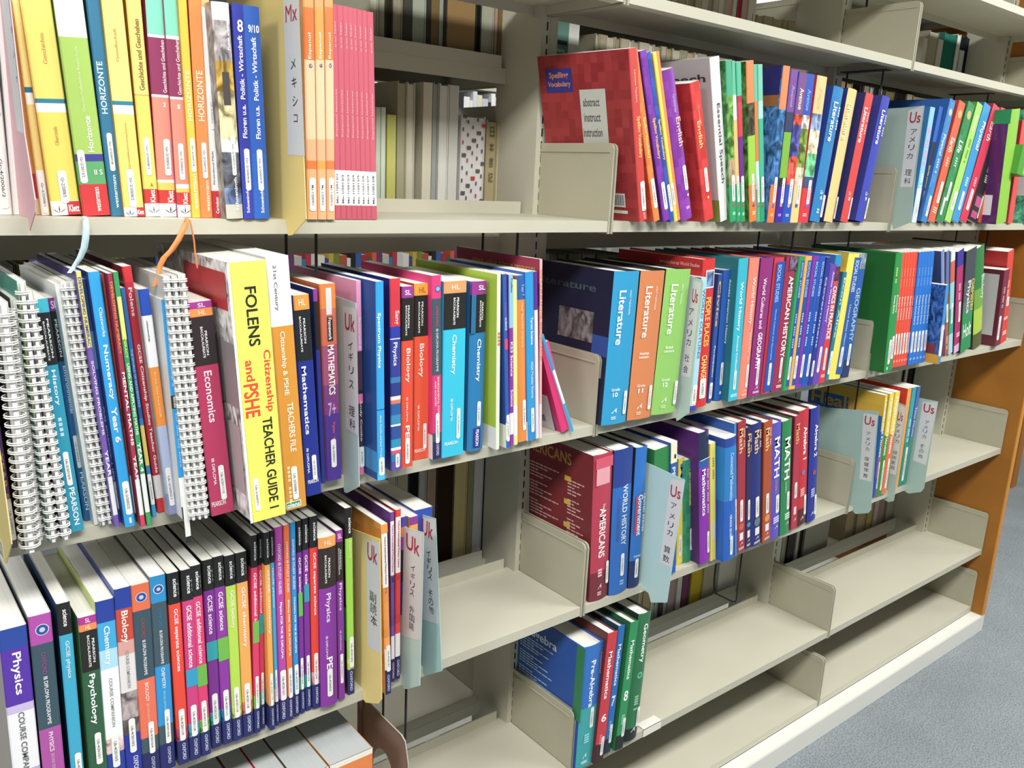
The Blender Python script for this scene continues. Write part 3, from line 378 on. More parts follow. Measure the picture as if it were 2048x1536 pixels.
-.65	-.09	B	.0418	.3054	.25	-3.47	very thick yellow ring binder, a citizenship and health teacher guide	8	d8d0d0~photo	1:f4f44c	R|0|1|-.07|.0|f2f2ee;D|FOLENS|.09|.31|.5|.32|1c1c14;D|Citizenship|.33|.57|.78|.26|e44028;D|and|.36|.44|.3|.24|e44028;D|PSHE|.45|.58|.28|.42|e44028;D|TEACHER GUIDE 1|.59|.96|.66|.28|1c1c14;S|.82|.955|.18|.15;cR|.06|.6|.04|.18|c02c34;cR|.02|.5|.3|.55|9a8c90;cR|.05|.7|.62|.9|b8a8ac	kind=binder,px=Uk-2/2007/1
-.6026	-.0779	B	.027	.3095	.24	-3.49	white and ochre file of citizenship teaching notes	8	e8e8e4	.26:f4f4f4 1:d8900c	D|21st Century|.03|.2|.3|.2|777;D|Citizenship & PSHE|.28|.53|.42|.28|f8ecd0;D|TEACHERS FILE|.56|.76|.55|.28|f8ecd0;D|#|.8|.97|.25|.12|f0d8a0;S|.82|.96|.5|.28;R|.965|.992|.0|.72|f0f0e0;R|.968|.989|.02|.68|2c9454;H|olens|.97|.988|.35|.6|fff	px=Uk-2/2008/1
-.5604	-.0476	B	.0202	.2595	.2	-3.3	navy and black higher mathematics textbook with an orange head	8	1c2c70	.07:f0982c .315:14181c 1:0c2890	H|HL|.018|.05|.5|.45|fbe4c0;D|PEARSON|.11|.23|.55|.14|e8e8e8;D|BACCALAUREATE|.1|.27|.3|.12|e8e8e8;D|Mathematics|.34|.68|.32|.3|f0f0f8;D|IB DIPLOMA|.75|.88|.2|.14|e8e8f4;S|.79|.92|.6|.3;H|PEARSON|.915|.935|.45|.7|e8e8f0	px=Uk-3/2012/2
-.5238	-.0149	B	.0058	.261	.2	-2.26	slim second mathematics volume with a purple head	8	1c2c70	.06:9030a0 .3:14181c 1:1c2c90		
-.5148	-.0116	B	.0223	.2663	.2	-1.87	orange fading to purple paperback reading MATHEMATICS	8	e06a2c	.12:f0822c .3:d46848 .5:a84c78 .65:7c3880 1:4c2c94	R|.02|.15|.35|.7|ddd;R|.16|.28|.38|.72|222;D|Framework|.165|.275|.55|.22|eee;D|MATHEMATICS|.30|.55|.55|.4|fff;H|7+|.59|.66|.5|.5|c8a0d8;D|Tipler  Vic|.69|.8|.55|.2|e06040;S|.78|.93|.5|.34	px=Uk-3/2002/1
-.4643	-.0105	B	.007	.2685	.19	-1.32	slim pink and plum physics workbook behind the grey card	8	f0a0c8	.35:e89cc8 .55:4c2848 .57:1c1420 .62:ec70a8 .85:3c2438 .96:f0e0ec 1:ec70a8	D|Spectrum 8|.18|.34|.4|.6|f4dcec;D|Andy Cooke|.6|.82|.4|.5|ddd;S|.85|.96|.5|.9	px=Uk-3/2003/1
-.4553	-.0439	B	.0117	.2709	.2	-1.17	sky blue physics paperback with a wide blue cover showing	8	1450a0	.63:08a0e0 .635:0c3c80 .95:0aa4e4 1:30c0f0	D|Spectrum Physics|.15|.42|.3|.5|f0f8fc;D|Andy Cooke and Jean Martin|.66|.88|.4|.3|c8e8f8;S|.88|.975|.5|.7;cR|0|1|.85|.96|2f94d8;cR|.18|.75|.885|.955|e0e0e0;cB|.4|.7|.895|.945	px=Uk-3/2003/3
-.4202	-.0207	B	.0163	.2706	.2	-1.29	red-topped physics paperback with fine blue stripes	8	101c80	.24:d8283c .3:2438b0 .305:f0f0f0 .5:2c3c9c .53:2c80b8 .6:20388c .62:f0e8e0 .64:e87858 .7:1c60a8 .75:2c90c0 .76:f4f4f4 .83:2450a0 .875:0c98c0 .89:f4f4f4 .91:e05068 .95:1480c0 1:5c4cb4	D|Sang|.16|.23|.6|.5|f8d8d8;D|Physics|.32|.44|.4|.5|f0f0f4;S|.91|.985|.6|.4	px=Uk-3/2001/1
-.4018	-.0173	B	.0192	.2586	.2	-.82	orange-red standard biology textbook with a purple head	8	2c1c1c	.06:9c3094 .29:1c1814 1:e84420	H|SL|.018|.045|.5|.5|f4d8f0;D|PEARSON|.1|.22|.55|.14|eee;D|BACCALAUREATE|.1|.26|.35|.13|eee;D|Biology|.33|.52|.5|.42|fde4dc;D|IB DIPLOMA|.6|.74|.45|.14|fbd8cc;D|PE|.76|.83|.5|.35|fff;S|.83|.98|.5|.38	px=Uk-4/2007/1
-.3699	.0014	B	.0261	.259	.2	-.87	wider orange-red higher biology textbook with an amber head	8	d84018	.065:f4a41c .29:1c1814 1:ec4c20	H|HL|.02|.05|.5|.42|b06c10;D|PEARSON|.1|.23|.5|.12|eee;D|BACCALAUREATE|.1|.27|.3|.11|eee;D|Biology|.33|.52|.45|.36|fde4dc;D|IB DIPLOMA|.68|.83|.3|.12|fbd8cc;S|.79|.94|.72|.22;H|PEARSON|.935|.955|.4|.7|fbd8cc	px=Uk-4/2007/2
-.3431	-.0096	B	.0159	.2708	.2	-1.98	pink and slate environmental systems textbook with a round badge	8	ec2c80	.12:e82c78 .53:3c5460 .85:d82c70 .9:3c5460 1:1c2060	C|.07|.6|.6|2c5ca8;C|.07|.6|.4|8cb8e0;D|OXFORD|.16|.27|.5|.24|c04878;D|IB DIPLOMA PROGRAMME|.28|.51|.5|.24|c8d4d8;D|ENVIRONMENTAL SYSTEMS|.54|.77|.6|.2|f8d0e0;D|AND SOCIETIES|.56|.7|.3|.18|f8d0e0;S|.74|.91|.5|.4;D|OXFORD|.915|.98|.5|.3|c0c4dc;cR|0|.12|.86|1|eee	px=Uk-4/2009/7
-.328	-.0108	B	.0391	.2616	.2	-.88	wide turquoise higher chemistry textbook	8	10a8d0	.065:f09c5c .265:181818 1:0cc0e0	H|HL|.018|.045|.5|.35|fbe0c8;D|PEARSON|.09|.2|.6|.1|eee;D|BACCALAUREATE|.09|.24|.45|.09|eee;D|Chemistry|.295|.52|.45|.24|e8fafc;D|IB DIPLOMA|.66|.79|.4|.1|d8f6fa;S|.72|.9|.72|.16;H|PEARSON|.91|.93|.4|.6|e0f8fc	px=Uk-4/2009/2
-.2784	-.0079	B	.0294	.2593	.2	-.79	teal blue standard chemistry textbook with a purple head	8	0c6ca0	.075:9c2c90 .295:181818 1:0878b4	R|0|.075|0|.3|9c2c90;R|.075|.295|0|.28|0c6ca0;H|SL|.022|.05|.62|.4|f4e0f0;D|PEARSON|.12|.22|.68|.1|eee;D|BACCALAUREATE|.11|.26|.56|.09|eee;D|Chemistry|.33|.58|.5|.3|f0f8fc;S|.7|.85|.62|.22;R|.86|.98|.3|.75|1c2c88;D|PEARSON|.87|.97|.55|.2|f0f0f8	R,px=Uk-4/2009/1
-.234	-.02	B	.0068	.2704	.22	-2.4	tall lime green science book with its cover showing	8	b4d42c	.2:e8ecd0 1:e4ecd0	cR|0|1|.87|1|f2f2ec;cR|.2|.6|.885|.92|999;cR|.55|.85|.17|.62|e8ecc0;D|#|.3|.4|.5|.6|d08040	
-.2156	-.0228	B	.0069	.2711	.2	-4.6	slim blue science book numbered 7	8	1c48a0	.85:2458b0 .95:e4e8ee 1:2060c0	D|Framework|.16|.24|.5|.5|9060c0;D|SCIENCE|.24|.31|.5|.5|e0e8f4;R|.36|.42|.1|.9|e04058;S|.8|.96|.5|.8;cR|0|1|.86|1|eeeeea	
-.2046	-.0178	B	.008	.269	.2	-3.71	slim purple science workbook with a pale blue top	8	8c2ca0	.3:84c8e8 .8:8c2ca4 .93:f0ecf0 1:9430a8	D|Collins|.02|.1|.6|.4|444;D|KS3 Science|.38|.58|.5|.6|f0e0f4;D|Science|.66|.76|.5|.6|f0e0f4	
-.196	-.0171	B	.0081	.2604	.2	-3.82	slim pale yellow workbook	8	d8d488	.75:eae48c .94:f0f0e4 1:eae48c		
-.1817	-.0107	B	.0185	.266	.2	-4.13	orange science hardback with a blue head	8	c06018	.14:2460b0 1:e88c34	D|Year 7|.05|.12|.6|.3|90b0e0;D|FRAMEWORK SCIENCE|.16|.42|.5|.2|f4c890;S|.74|.93|.65|.35	R,px=Uk-4/2003/1
-.1635	-.0124	B	.0157	.2712	.2	-4.77	cyan science paperback with a white foot	8	1c60c0	.9:0898dc 1:0c8cd0	D|Target Science|.26|.42|.65|.4|e8f4fc;D|AQA Modular Science|.52|.74|.65|.35|c0e4f8;S|.8|.95|.65|.4;cR|0|1|.88|1|eee	px=Uk-4/2001/1
-.1436	-.0088	B	.0074	.2709	.2	-4.78	thin white and violet booklet	8	b8b4c8	.22:5c2c9c 1:e0e0ec		
-.1372	-.01	B	.0053	.2894	.22	-3.82	tall thin crimson science book rising above its neighbours	8	a82c50	.3:e8b4b4 .8:e0a8a0 1:e8d0d4	D|WORKING SCIENCE|.05|.55|.5|.7|d88040;cT|unique online science resources|.05|.8|.04|.075|d8a050;cR|0|1|.13|.25|5c1c70	
-.0861	.0085	B	.0149	.1598	.2	-19.05	leaning violet and black booklet with a white cover showing, left of the pink one	11	e4e4e6	.4:dcdce0 .62:282430 1:443080	S|.52|.8|.6|.5;D|PEARSON|.8|.96|.6|.4|e0dcf0;cB|.1|.25|.84|.92	
-.0835	-.0061	B	.019	.1635	.2	-21.15	leaning bright pink booklet	11	d8186c	1:e82878		R
-.0656	-.01	B	.0052	.187	.2	-25.09	leaning thin blue and white booklet, right of the pink one	11	b8d8ec	.35:2098d8 .7:eceef0 1:30a8dc		
.0611	-.0151	B	.0604	.2643	.21	1.06	blue literature volume marked Grade 10 with a black cover	12	0c1038	1:0c9cd0	D|Literature|.12|.47|.35|.27|f4fafc;D|HOLT McDOUGAL|.12|.28|.66|.07|d0ecf4;H|Grade|.755|.775|.4|.34|e8f6fa;H|10|.785|.815|.4|.2|fff;A|.89|.925|.4|.22|e0f4fa;D|#|.935|.97|.4|.2|b0e0f0;S|.78|.94|.82|.12;cR|.2|.62|.28|.48|6c6868~photo;cR|.02|.2|.42|.55|2450a0;cT|Literature|.2|.95|.1|.15|44545c	hb,ed=101010
.1238	-.0159	B	.0609	.2631	.21	1.26	orange literature volume marked Grade 11	12	101010	1:d88048	D|Literature|.1|.44|.35|.27|fbf0e8;D|HOLT McDOUGAL|.1|.26|.66|.07|f8dcc8;H|American|.535|.555|.4|.4|fbf0e8;H|Literature|.56|.58|.4|.4|fbf0e8;H|Grade|.755|.775|.4|.34|fbe8dc;H|11|.785|.815|.4|.2|fff;A|.89|.925|.4|.22|fbe8dc;D|#|.935|.97|.4|.2|f0c8a8;S|.77|.94|.82|.12	hb,ed=101010
.1913	-.0154	B	.0656	.2636	.21	1.77	green literature volume marked Grade 12	12	101010	1:8cc85c	D|Literature|.1|.44|.35|.27|f4fbe8;D|HOLT McDOUGAL|.1|.24|.66|.07|dcf4c8;H|British|.52|.54|.4|.3|f4fbe8;H|Literature|.545|.565|.4|.4|f4fbe8;H|Grade|.745|.765|.4|.34|f0fbe0;H|12|.775|.805|.4|.2|fff;A|.88|.915|.4|.22|f0fbe0;D|#|.925|.96|.4|.2|c8e8a8;S|.77|.94|.86|.12	hb,ed=101010
.2185	-.0259	B	.0159	.2487	.2	-.77	pale blue world cultures book beside the card	13	2c3cb0	.86:a8dcf0 .96:e8ecf0 1:3040b0	D|WORLD CULTURES|.08|.6|.6|.45|2890b8;S|.8|.95|.5|.8	
.246	-.0175	B	.034	.2801	.215	-3.44	bright red book reading PEOPLE PLACES CHANGE	13	b81418	1:dc2024	R|.07|.19|.15|.85|e8e0d8;R|.08|.18|.22|.8|6c90c8~photo;D|PEOPLE PLACES|.25|.58|.5|.42|f8d050;D|CHANGE|.64|.8|.45|.45|f8e070;S|.8|.94|.45|.5;cT|Introduction to World Studies|.05|.5|.03|.055|e8a8a0	hb
.2996	-.002	B	.0122	.2495	.2	-1.24	slim blue and gold civics book	13	1c3c80	1:2450a4	D|Civics|.05|.4|.4|.6|e8b850;D|Participating|.55|.8|.5|.4|e8ecf4;S|.84|.97|.5|.7	
.3226	-.002	B	.0266	.2566	.2	-2.61	blue book reading Access American History	13	0c4498	1:0c58b0	D|Access American History|.07|.56|.65|.28|e8f0fa;S|.7|.88|.5|.3;C|.94|.5|.25|c0d4ec	R,px=Us-3/2005/1
.3439	-.0181	B	.0286	.2794	.21	-2.95	turquoise world history book on ancient civilizations	13	08707c	1:10b8d0	D|World History|.16|.5|.45|.4|f0fafc;D|Ancient Civilizations|.53|.83|.5|.22|e0f6fa;S|.78|.92|.5|.28;D|#|.94|.975|.5|.7|b0e8f0	hb
.3755	-.0184	B	.031	.2793	.21	-1.88	salmon world history book on medieval times	13	d06858	1:f0846c	D|World History|.13|.46|.45|.4|fbe4dc;D|Medieval and Early Modern Times|.5|.8|.6|.25|f8d0c4;S|.75|.92|.65|.24;A|.93|.95|.5|.3|fbe0d8;D|#|.955|.98|.5|.5|f8c8b8	hb
.4123	-.0165	B	.0403	.2782	.21	-1.36	plum book reading World Cultures and GEOGRAPHY	13	4a1c58	1:94247c	D|World Cultures and|.14|.5|.35|.28|f4e4f0;D|GEOGRAPHY|.53|.8|.4|.34|fff;S|.72|.92|.5|.2;A|.925|.95|.5|.25|f0d8ec;D|#|.955|.98|.5|.5|e8c8e0	hb
.4586	-.0147	B	.0329	.2779	.21	-1.21	red social studies book with a blue spine panel	13	a01c3c	1:d82c48	R|.03|.985|.12|.95|1050b4;D|SOCIAL STUDIES|.05|.32|.45|.35|a8c8ec;D|World Cultures and Geography|.37|.75|.5|.16|b8d0f0;S|.77|.94|.55|.26	hb
.494	-.0154	B	.0373	.279	.21	-.37	maroon book reading AMERICAN HISTORY	13	6c1c38	1:a02850	R|0|.1|.2|.95|6c5070~photo;D|AMERICAN HISTORY|.14|.74|.5|.42|fff;S|.74|.9|.5|.22;A|.905|.93|.5|.25|f4d8e0;D|#|.94|.975|.5|.5|f0c8d4	hb
.5273	-.0193	B	.0181	.2786	.205	0	slim emerald edged social studies volume	14	18a05c	1:18a05c	R|.03|.97|.35|.95|1850a8;D|SOCIAL STUDIES|.04|.3|.65|.35|a8c8ec;D|#|.4|.7|.65|.2|b8d0f0;S|.74|.92|.6|.4	hb
.5682	-.02	B	.022	.2792	.205	.45	slim amber edged social studies volume	14	f0b04c	1:f0b04c	R|.03|.97|.35|.95|1850a8;D|SOCIAL STUDIES|.04|.3|.65|.35|a8c8ec;D|#|.4|.7|.65|.2|b8d0f0;S|.74|.92|.6|.4	hb
.5938	-.0191	B	.0224	.2786	.205	1.18	slim violet edged social studies volume	14	8030b4	1:8030b4	R|.03|.97|.35|.95|1850a8;D|SOCIAL STUDIES|.04|.3|.65|.35|a8c8ec;D|#|.4|.7|.65|.2|b8d0f0;S|.74|.92|.6|.4	hb
.6138	-.0208	B	.0208	.2783	.205	1.11	slim royal blue edged social studies volume	14	1c54c4	1:1c54c4	R|.03|.97|.35|.95|1850a8;D|SOCIAL STUDIES|.04|.3|.65|.35|a8c8ec;D|#|.4|.7|.65|.2|b8d0f0;S|.74|.92|.6|.4	hb
.6334	-.0194	B	.0154	.2755	.2	2.02	slim navy government book	13	1c2880	1:1c3498	D|Government|.15|.7|.5|.4|c8d0f0;S|.8|.93|.5|.5	
.6594	-.0189	B	.0234	.2605	.2	2.09	purple book reading Access World History	13	5c30a4	1:6c40b4	D|Access World History|.06|.48|.6|.36|f0e8fa;S|.68|.9|.5|.4	
.6856	-.0174	B	.0238	.2796	.21	.55	red, white and blue civics book	13	2c60b0	.09:1c90c8 .2:7c3050~photo .66:d04850 1:e4242c	D|CIVICS IN PRACTICE|.24|.65|.5|.6|fff;S|.72|.9|.5|.35;D|#|.92|.96|.5|.6|fbd0d0	
.7079	-.0136	B	.0141	.2413	.2	3.94	slim teal economics book	13	186478	1:187c90	D|Econ Alive|.05|.6|.5|.5|c8ecf0;S|.72|.94|.5|.6	
.7575	-.016	B	.0494	.2797	.21	2.96	yellow social studies book with a blue spine panel	13	d8b010	1:f4e050	R|.03|.96|.42|.95|1c58ac;D|SOCIAL STUDIES|.05|.3|.68|.28|c8dcf4;D|United States History|.4|.75|.68|.14|c0d8f0;S|.74|.9|.65|.22	hb
.7867	-.0162	B	.0275	.2797	.205	1.21	dark blue book reading GEOGRAPHY	13	1c3c70	.12:8ca0b4~photo .85:205ca8 1:243464	D|GEOGRAPHY|.27|.7|.45|.6|a8c0dc;S|.72|.9|.5|.35	
.9061	-.0374	B	.0208	.2818	.215	-5.45	big green science book standing against the metal plate, cover facing left	15	086c24	1:149440	D|#|.1|.25|.5|.3|c0e060;D|Human Biology|.35|.5|.6|.5|e8f8e8;S|.72|.93|.7|.5;cR|.72|.95|.75|.93|ddd;cB|.77|.9|.78|.9;C|.965|.5|.4|a8e0b8	hb
.9445	-.0281	B	.0165	.281	.21	-6.78	slim green science book right of the big green one	15	107c34	1:18984c	D|Ecology|.35|.5|.5|.5|e8f8e8;S|.7|.9|.5|.6	
.9876	-.0142	B	.0125	.2803	.21	-7.17	first from the left of the six slim red science modules	16	c02c18	1:ec4828	D|#|.12|.3|.5|.2|f49c80;D|Earths Waters|.38|.58|.5|.5|fbe0d8;S|.70|.89|.5|.6;D|#|.93|.96|.5|.6|f8b09c	
.9999	-.0145	B	.0126	.2803	.21	-7.06	second from the left of the six slim red science modules	16	c02c18	1:ec4828	D|#|.12|.3|.5|.2|f49c80;D|Earths Waters|.38|.58|.5|.5|fbe0d8;S|.70|.89|.5|.6;D|#|.93|.96|.5|.6|f8b09c	
1.0124	-.0147	B	.0127	.2804	.21	-6.94	third from the left of the six slim red science modules	16	c02c18	1:ec4828	D|#|.12|.3|.5|.2|f49c80;D|Earths Waters|.38|.58|.5|.5|fbe0d8;S|.70|.89|.5|.6;D|#|.93|.96|.5|.6|f8b09c	
1.025	-.015	B	.0128	.2804	.21	-6.82	fourth from the left of the six slim red science modules	16	c02c18	1:ec4828	D|#|.12|.3|.5|.2|f49c80;D|Earths Waters|.38|.58|.5|.5|fbe0d8;S|.70|.89|.5|.6;D|#|.93|.96|.5|.6|f8b09c	
1.0376	-.0152	B	.0129	.2805	.21	-6.7	fifth from the left of the six slim red science modules	16	c02c18	1:ec4828	D|#|.12|.3|.5|.2|f49c80;D|Earths Waters|.38|.58|.5|.5|fbe0d8;S|.70|.89|.5|.6;D|#|.93|.96|.5|.6|f8b09c	
1.0503	-.0154	B	.013	.2806	.21	-6.58	sixth from the left of the six slim red science modules	16	c02c18	1:ec4828	D|#|.12|.3|.5|.2|f49c80;D|Earths Waters|.38|.58|.5|.5|fbe0d8;S|.70|.89|.5|.6;D|#|.93|.96|.5|.6|f8b09c	
1.0572	-.019	B	.0168	.2802	.21	-6.67	first from the left of the five slim blue science modules	17	104c9c	1:0c74d4	D|#|.12|.3|.5|.2|70b0ec;D|Motion Forces Energy|.38|.64|.5|.5|e0f0fb;S|.70|.89|.5|.6;D|#|.93|.96|.5|.5|9ccaf4	
1.0732	-.0196	B	.017	.2807	.21	-7.22	second from the left of the five slim blue science modules	17	104c9c	1:0c74d4	D|#|.12|.3|.5|.2|70b0ec;D|Motion Forces Energy|.38|.64|.5|.5|e0f0fb;S|.70|.89|.5|.6;D|#|.93|.96|.5|.5|9ccaf4	
1.0894	-.0202	B	.0171	.2813	.21	-7.78	third from the left of the five slim blue science modules	17	104c9c	1:0c74d4	D|#|.12|.3|.5|.2|70b0ec;D|Motion Forces Energy|.38|.64|.5|.5|e0f0fb;S|.70|.89|.5|.6;D|#|.93|.96|.5|.5|9ccaf4	
1.1057	-.0208	B	.0172	.2818	.21	-8.34	fourth from the left of the five slim blue science modules	17	104c9c	1:0c74d4	D|#|.12|.3|.5|.2|70b0ec;D|Motion Forces Energy|.38|.64|.5|.5|e0f0fb;S|.70|.89|.5|.6;D|#|.93|.96|.5|.5|9ccaf4	
1.1221	-.0214	B	.0174	.2824	.21	-8.91	fifth from the left of the five slim blue science modules	17	104c9c	1:0c74d4	D|#|.12|.3|.5|.2|70b0ec;D|Motion Forces Energy|.38|.64|.5|.5|e0f0fb;S|.70|.89|.5|.6;D|#|.93|.96|.5|.5|9ccaf4	
1.1458	-.0515	B	.0133	.2015	.12	-7.31	small picture book jutting out, blue cover with an orange figure	15	1c5cac~photo	.5:3494d8 .7:d8dce0 .9:f0f0f0 1:3090d0	cR|.0|.5|.88|1|e8a818;cR|.1|.5|.75|.88|902c34;cR|.45|.9|.55|.7|f09024;cR|.5|.95|.78|.92|ddd	
1.2673	-.005	B	.016	.2945	.19	-19.94	slim light blue and yellow science reader	18	3c4c80	.3:7890c8 .6:c8b040 1:4c3860	S|.62|.75|.5|.6	
1.2843	-.005	B	.0163	.2895	.19	-18.12	slim brown science reader	18	5c3830	.4:5c70b0 .7:a85030 1:b85838	S|.5|.68|.5|.6;D|#|.8|.95|.5|.4|f0b890	
1.3044	-.005	B	.0222	.2881	.19	-16.77	slim teal and white science reader	18	2c8878	.1:dce0e0 .3:d06050 .55:90ccd0 .8:28a488 1:a8d4e0	S|.5|.7|.5|.4	
1.3363	-.005	B	.0342	.2849	.19	-15.95	slim magenta science reader with a navy edge	18	201850	.15:3c30a0 .92:b02868 1:e0b0dc	D|#|.3|.5|.5|.3|e8a0c0;S|.5|.7|.6|.3;D|#|.78|.85|.5|.5|f0c0d8	
1.3636	-.01	B	.0559	.2828	.2	-13.53	black and green physics textbook	18	101418	.3:404850 .5:585c60 .62:4c7c68 1:209050	D|Physics|.3|.62|.4|.4|e0e0e4;D|CHEMISTRY|.3|.62|.8|.3|e8c840;H|Holt|.72|.86|.5|.8|d8ecdc	
1.4574	-.005	B	.0512	.2917	.2	-18.13	green fading to lime biology textbook	18	143c1c	.4:2c8040 .6:70a838 .85:accc34 1:5c5c34	D|Biology|.28|.52|.7|.4|c0e8c8	hb
1.5762	-.012	B	.0333	.2199	.1	-6.99	maroon chemistry book with a pale sheet on the cover	18	6c1830	1:7c2440	D|#|.2|.5|.4|.3|c09aa8;S|.6|.92|.3|.4;cR|.12|.95|.06|.86|d0d0cc	
1.643	0	B	.0371	.2746	.19	-12.95	bright red book at the right end of the middle shelf	18	c02020	1:e03c30	D|#|.3|.5|.5|.3|f0a090;S|.5|.6|.6|.4;D|#|.7|.75|.5|.6|fbd0c0;D|#|.85|.92|.5|.6|fbd0c0	
-.9071	-.012	C	.0274	.2487	.2	0	purple and white physics course companion at the lower left	19	b8b0a8	.1:1c44a0 .38:5428a8 .42:c8b8e0 .72:ecebf0 .85:b8a8d8 1:6c5cb0	D|Physics|.12|.33|.5|.4|f4f0fa;D|COURSE COMPANION|.42|.8|.5|.22|666;S|.86|.96|.5|.4	
-.8776	-.012	C	.0228	.2563	.2	0	slate and violet physics textbook with a round blue badge	19	2c3c48	.14:b044a8 .56:34505f .88:b04ca4 1:1c2060	C|.072|.55|.62|e0d0e8;C|.072|.55|.54|1c4c9c;C|.072|.55|.26|b8cce4;D|OXFORD|.18|.29|.5|.2|8c4888;D|IB DIPLOMA PROGRAMME|.3|.54|.5|.18|e0e4e8;D|PHYSICS|.58|.68|.5|.2|f4e0f0;D|SECOND EDITION|.69|.8|.5|.14|e0a8d8;S|.82|.96|.6|.32	
-.8487	-.012	C	.0138	.2634	.2	0	turquoise school physics paperback with a black head	19	14406c	.15:141416 .86:28a8cc 1:1c2c70	D|science|.03|.11|.55|.34|f0f0f0;D|GCSE physics|.18|.36|.5|.4|c8e8f4;S|.74|.9|.6|.5	px=Uk-4/2010/7
-.8282	-.012	C	.0196	.2396	.2	0	dark green psychology textbook	19	5cac60	.04:b02890 .075:f08840 .295:161814 1:245c3c	H|SL|.008|.032|.5|.28|f4d8ec;H|HL|.045|.068|.5|.3|fbe0c8;D|PEARSON|.12|.25|.7|.14|eee;D|BACCALAUREATE|.1|.27|.45|.14|eee;D|Psychology|.31|.59|.45|.42|fff;S|.64|.82|.55|.36	px=Uk-4/2010/1
-.8092	-.012	C	.0206	.2541	.2	0	blue and white chemistry course companion	19	d0e070	.11:1c3ca0 .25:28a8e0 .35:a8daf0 .72:f0f2f2 .8:d8b8b8~photo 1:1c3c9c	D|Chemistry|.13|.33|.45|.4|e8f6fc;D|COURSE COMPANION|.4|.66|.5|.18|999;S|.7|.88|.5|.4	px=Uk-4/2010/5
-.7881	-.012	C	.0188	.2638	.2	0	red and grey biology course companion	19	1c3ca0	.10:1c3ca0 .26:c8402c .33:d8a098 .52:e0dcdc .66:9a8c8c~photo .74:504844~photo 1:1c2ca0	D|Biology|.11|.27|.45|.5|fbe8e0;D|COURSE COMPANION|.31|.5|.5|.2|999;S|.66|.84|.5|.4;D|OXFORD|.86|.96|.6|.3|e0e0f0	px=Uk-4/2010/2
-.7693	-.012	C	.021	.2635	.2	0	slate and orange biology textbook with a round blue badge	19	2c3c48	.13:e86c3c .48:34505f .79:ec6c4c .87:3c5460 1:1c2060	C|.065|.5|.62|e0d0e8;C|.065|.5|.54|1c4c9c;C|.065|.5|.26|b8cce4;D|OXFORD|.17|.27|.5|.2|984c48;D|IB DIPLOMA PROGRAMME|.28|.46|.5|.18|e0e4e8;D|BIOLOGY|.5|.6|.5|.2|fbe0d8;D|SECOND EDITION|.61|.72|.5|.14|f4b8a0;S|.71|.88|.6|.32;D|OXFORD|.9|.99|.6|.2|c0c4dc	px=Uk-4/2010/4
-.748	-.012	C	.0186	.2686	.2	0	slate and sky blue chemistry textbook with a round blue badge	19	2c3c48	.13:0890d0 .45:3c5460 .76:0894d8 .86:3c5460 1:1c2068	C|.065|.5|.66|e0e8f0;C|.065|.5|.56|1c4c9c;C|.065|.5|.26|b8cce4;D|OXFORD|.16|.26|.5|.2|1c78b0;D|IB DIPLOMA PROGRAMME|.27|.44|.5|.18|e0e4e8;D|CHEMISTRY|.46|.57|.5|.22|e0f0fa;D|SECOND EDITION|.58|.68|.5|.14|a0d0f0;S|.68|.86|.6|.34;D|OXFORD|.88|.97|.6|.2|c0c4dc	px=Uk-4/2010/6
-.7264	-.0139	C	.014	.2685	.2	-.4	red school separate sciences paperback	20	ec3c20	.155:141416 .64:ec3c20 .80:ec3c20 .87:c03060~photo 1:1c2468	D|science|.03|.12|.6|.34|f0f0f0;D|#|.03|.12|.85|.05|888;D|GCSE separate sciences|.18|.50|.5|.42|fbe8f0;S|.70|.87|.5|.52;D|OXFORD|.885|.975|.55|.3|d0d4e8	wrap,px=Uk-4/2011/9
-.7117	-.0137	C	.0142	.2682	.2	0	first magenta school additional science paperback, with a cyan block	20	d0307c	.155:141416 .64:d0307c .80:d0307c .87:48a0b8~photo 1:1c2468	D|science|.03|.12|.6|.34|f0f0f0;D|#|.03|.12|.85|.05|888;D|GCSE additional science|.18|.50|.5|.42|fbe8f0;R|.51|.6|0|1|149cc8;S|.70|.87|.5|.52;D|OXFORD|.885|.975|.55|.3|d0d4e8	wrap,px=Uk-4/2011/4
-.6968	-.0135	C	.0125	.2706	.2	-.67	second magenta school additional science paperback, with a green block	20	e02c70	.155:141416 .64:e02c70 .80:e02c70 .87:7cb040~photo 1:1c2468	D|science|.03|.12|.6|.34|f0f0f0;D|#|.03|.12|.85|.05|888;D|GCSE additional science|.18|.50|.5|.42|fbe8f0;R|.51|.62|0|1|68b43c;S|.70|.87|.5|.52;D|OXFORD|.885|.975|.55|.3|d0d4e8	wrap,px=Uk-4/2011/2
-.6811	-.0063	C	.0141	.2707	.2	-.48	first purple school science paperback, with a teal block	20	7c2494	.155:141416 .64:7c2494 .80:7c2494 .87:30a0a8~photo 1:1c2468	D|science|.03|.12|.6|.34|f0f0f0;D|#|.03|.12|.85|.05|888;D|GCSE science|.18|.38|.5|.42|fbe8f0;R|.42|.52|0|1|10a0a8;S|.70|.87|.5|.52;D|OXFORD|.885|.975|.55|.3|d0d4e8	wrap,px=Uk-4/2012/2
-.6659	-.007	C	.0136	.2722	.2	-.81	second purple school science paperback, with a green block	20	8c2ca4	.155:141416 .64:8c2ca4 .80:8c2ca4 .87:3070b0~photo 1:1c2468	D|science|.03|.12|.6|.34|f0f0f0;D|#|.03|.12|.85|.05|888;D|GCSE science|.18|.38|.5|.42|fbe8f0;R|.42|.54|0|1|6cb83c;S|.70|.87|.5|.52;D|OXFORD|.885|.975|.55|.3|d0d4e8	wrap,px=Uk-4/2011/1
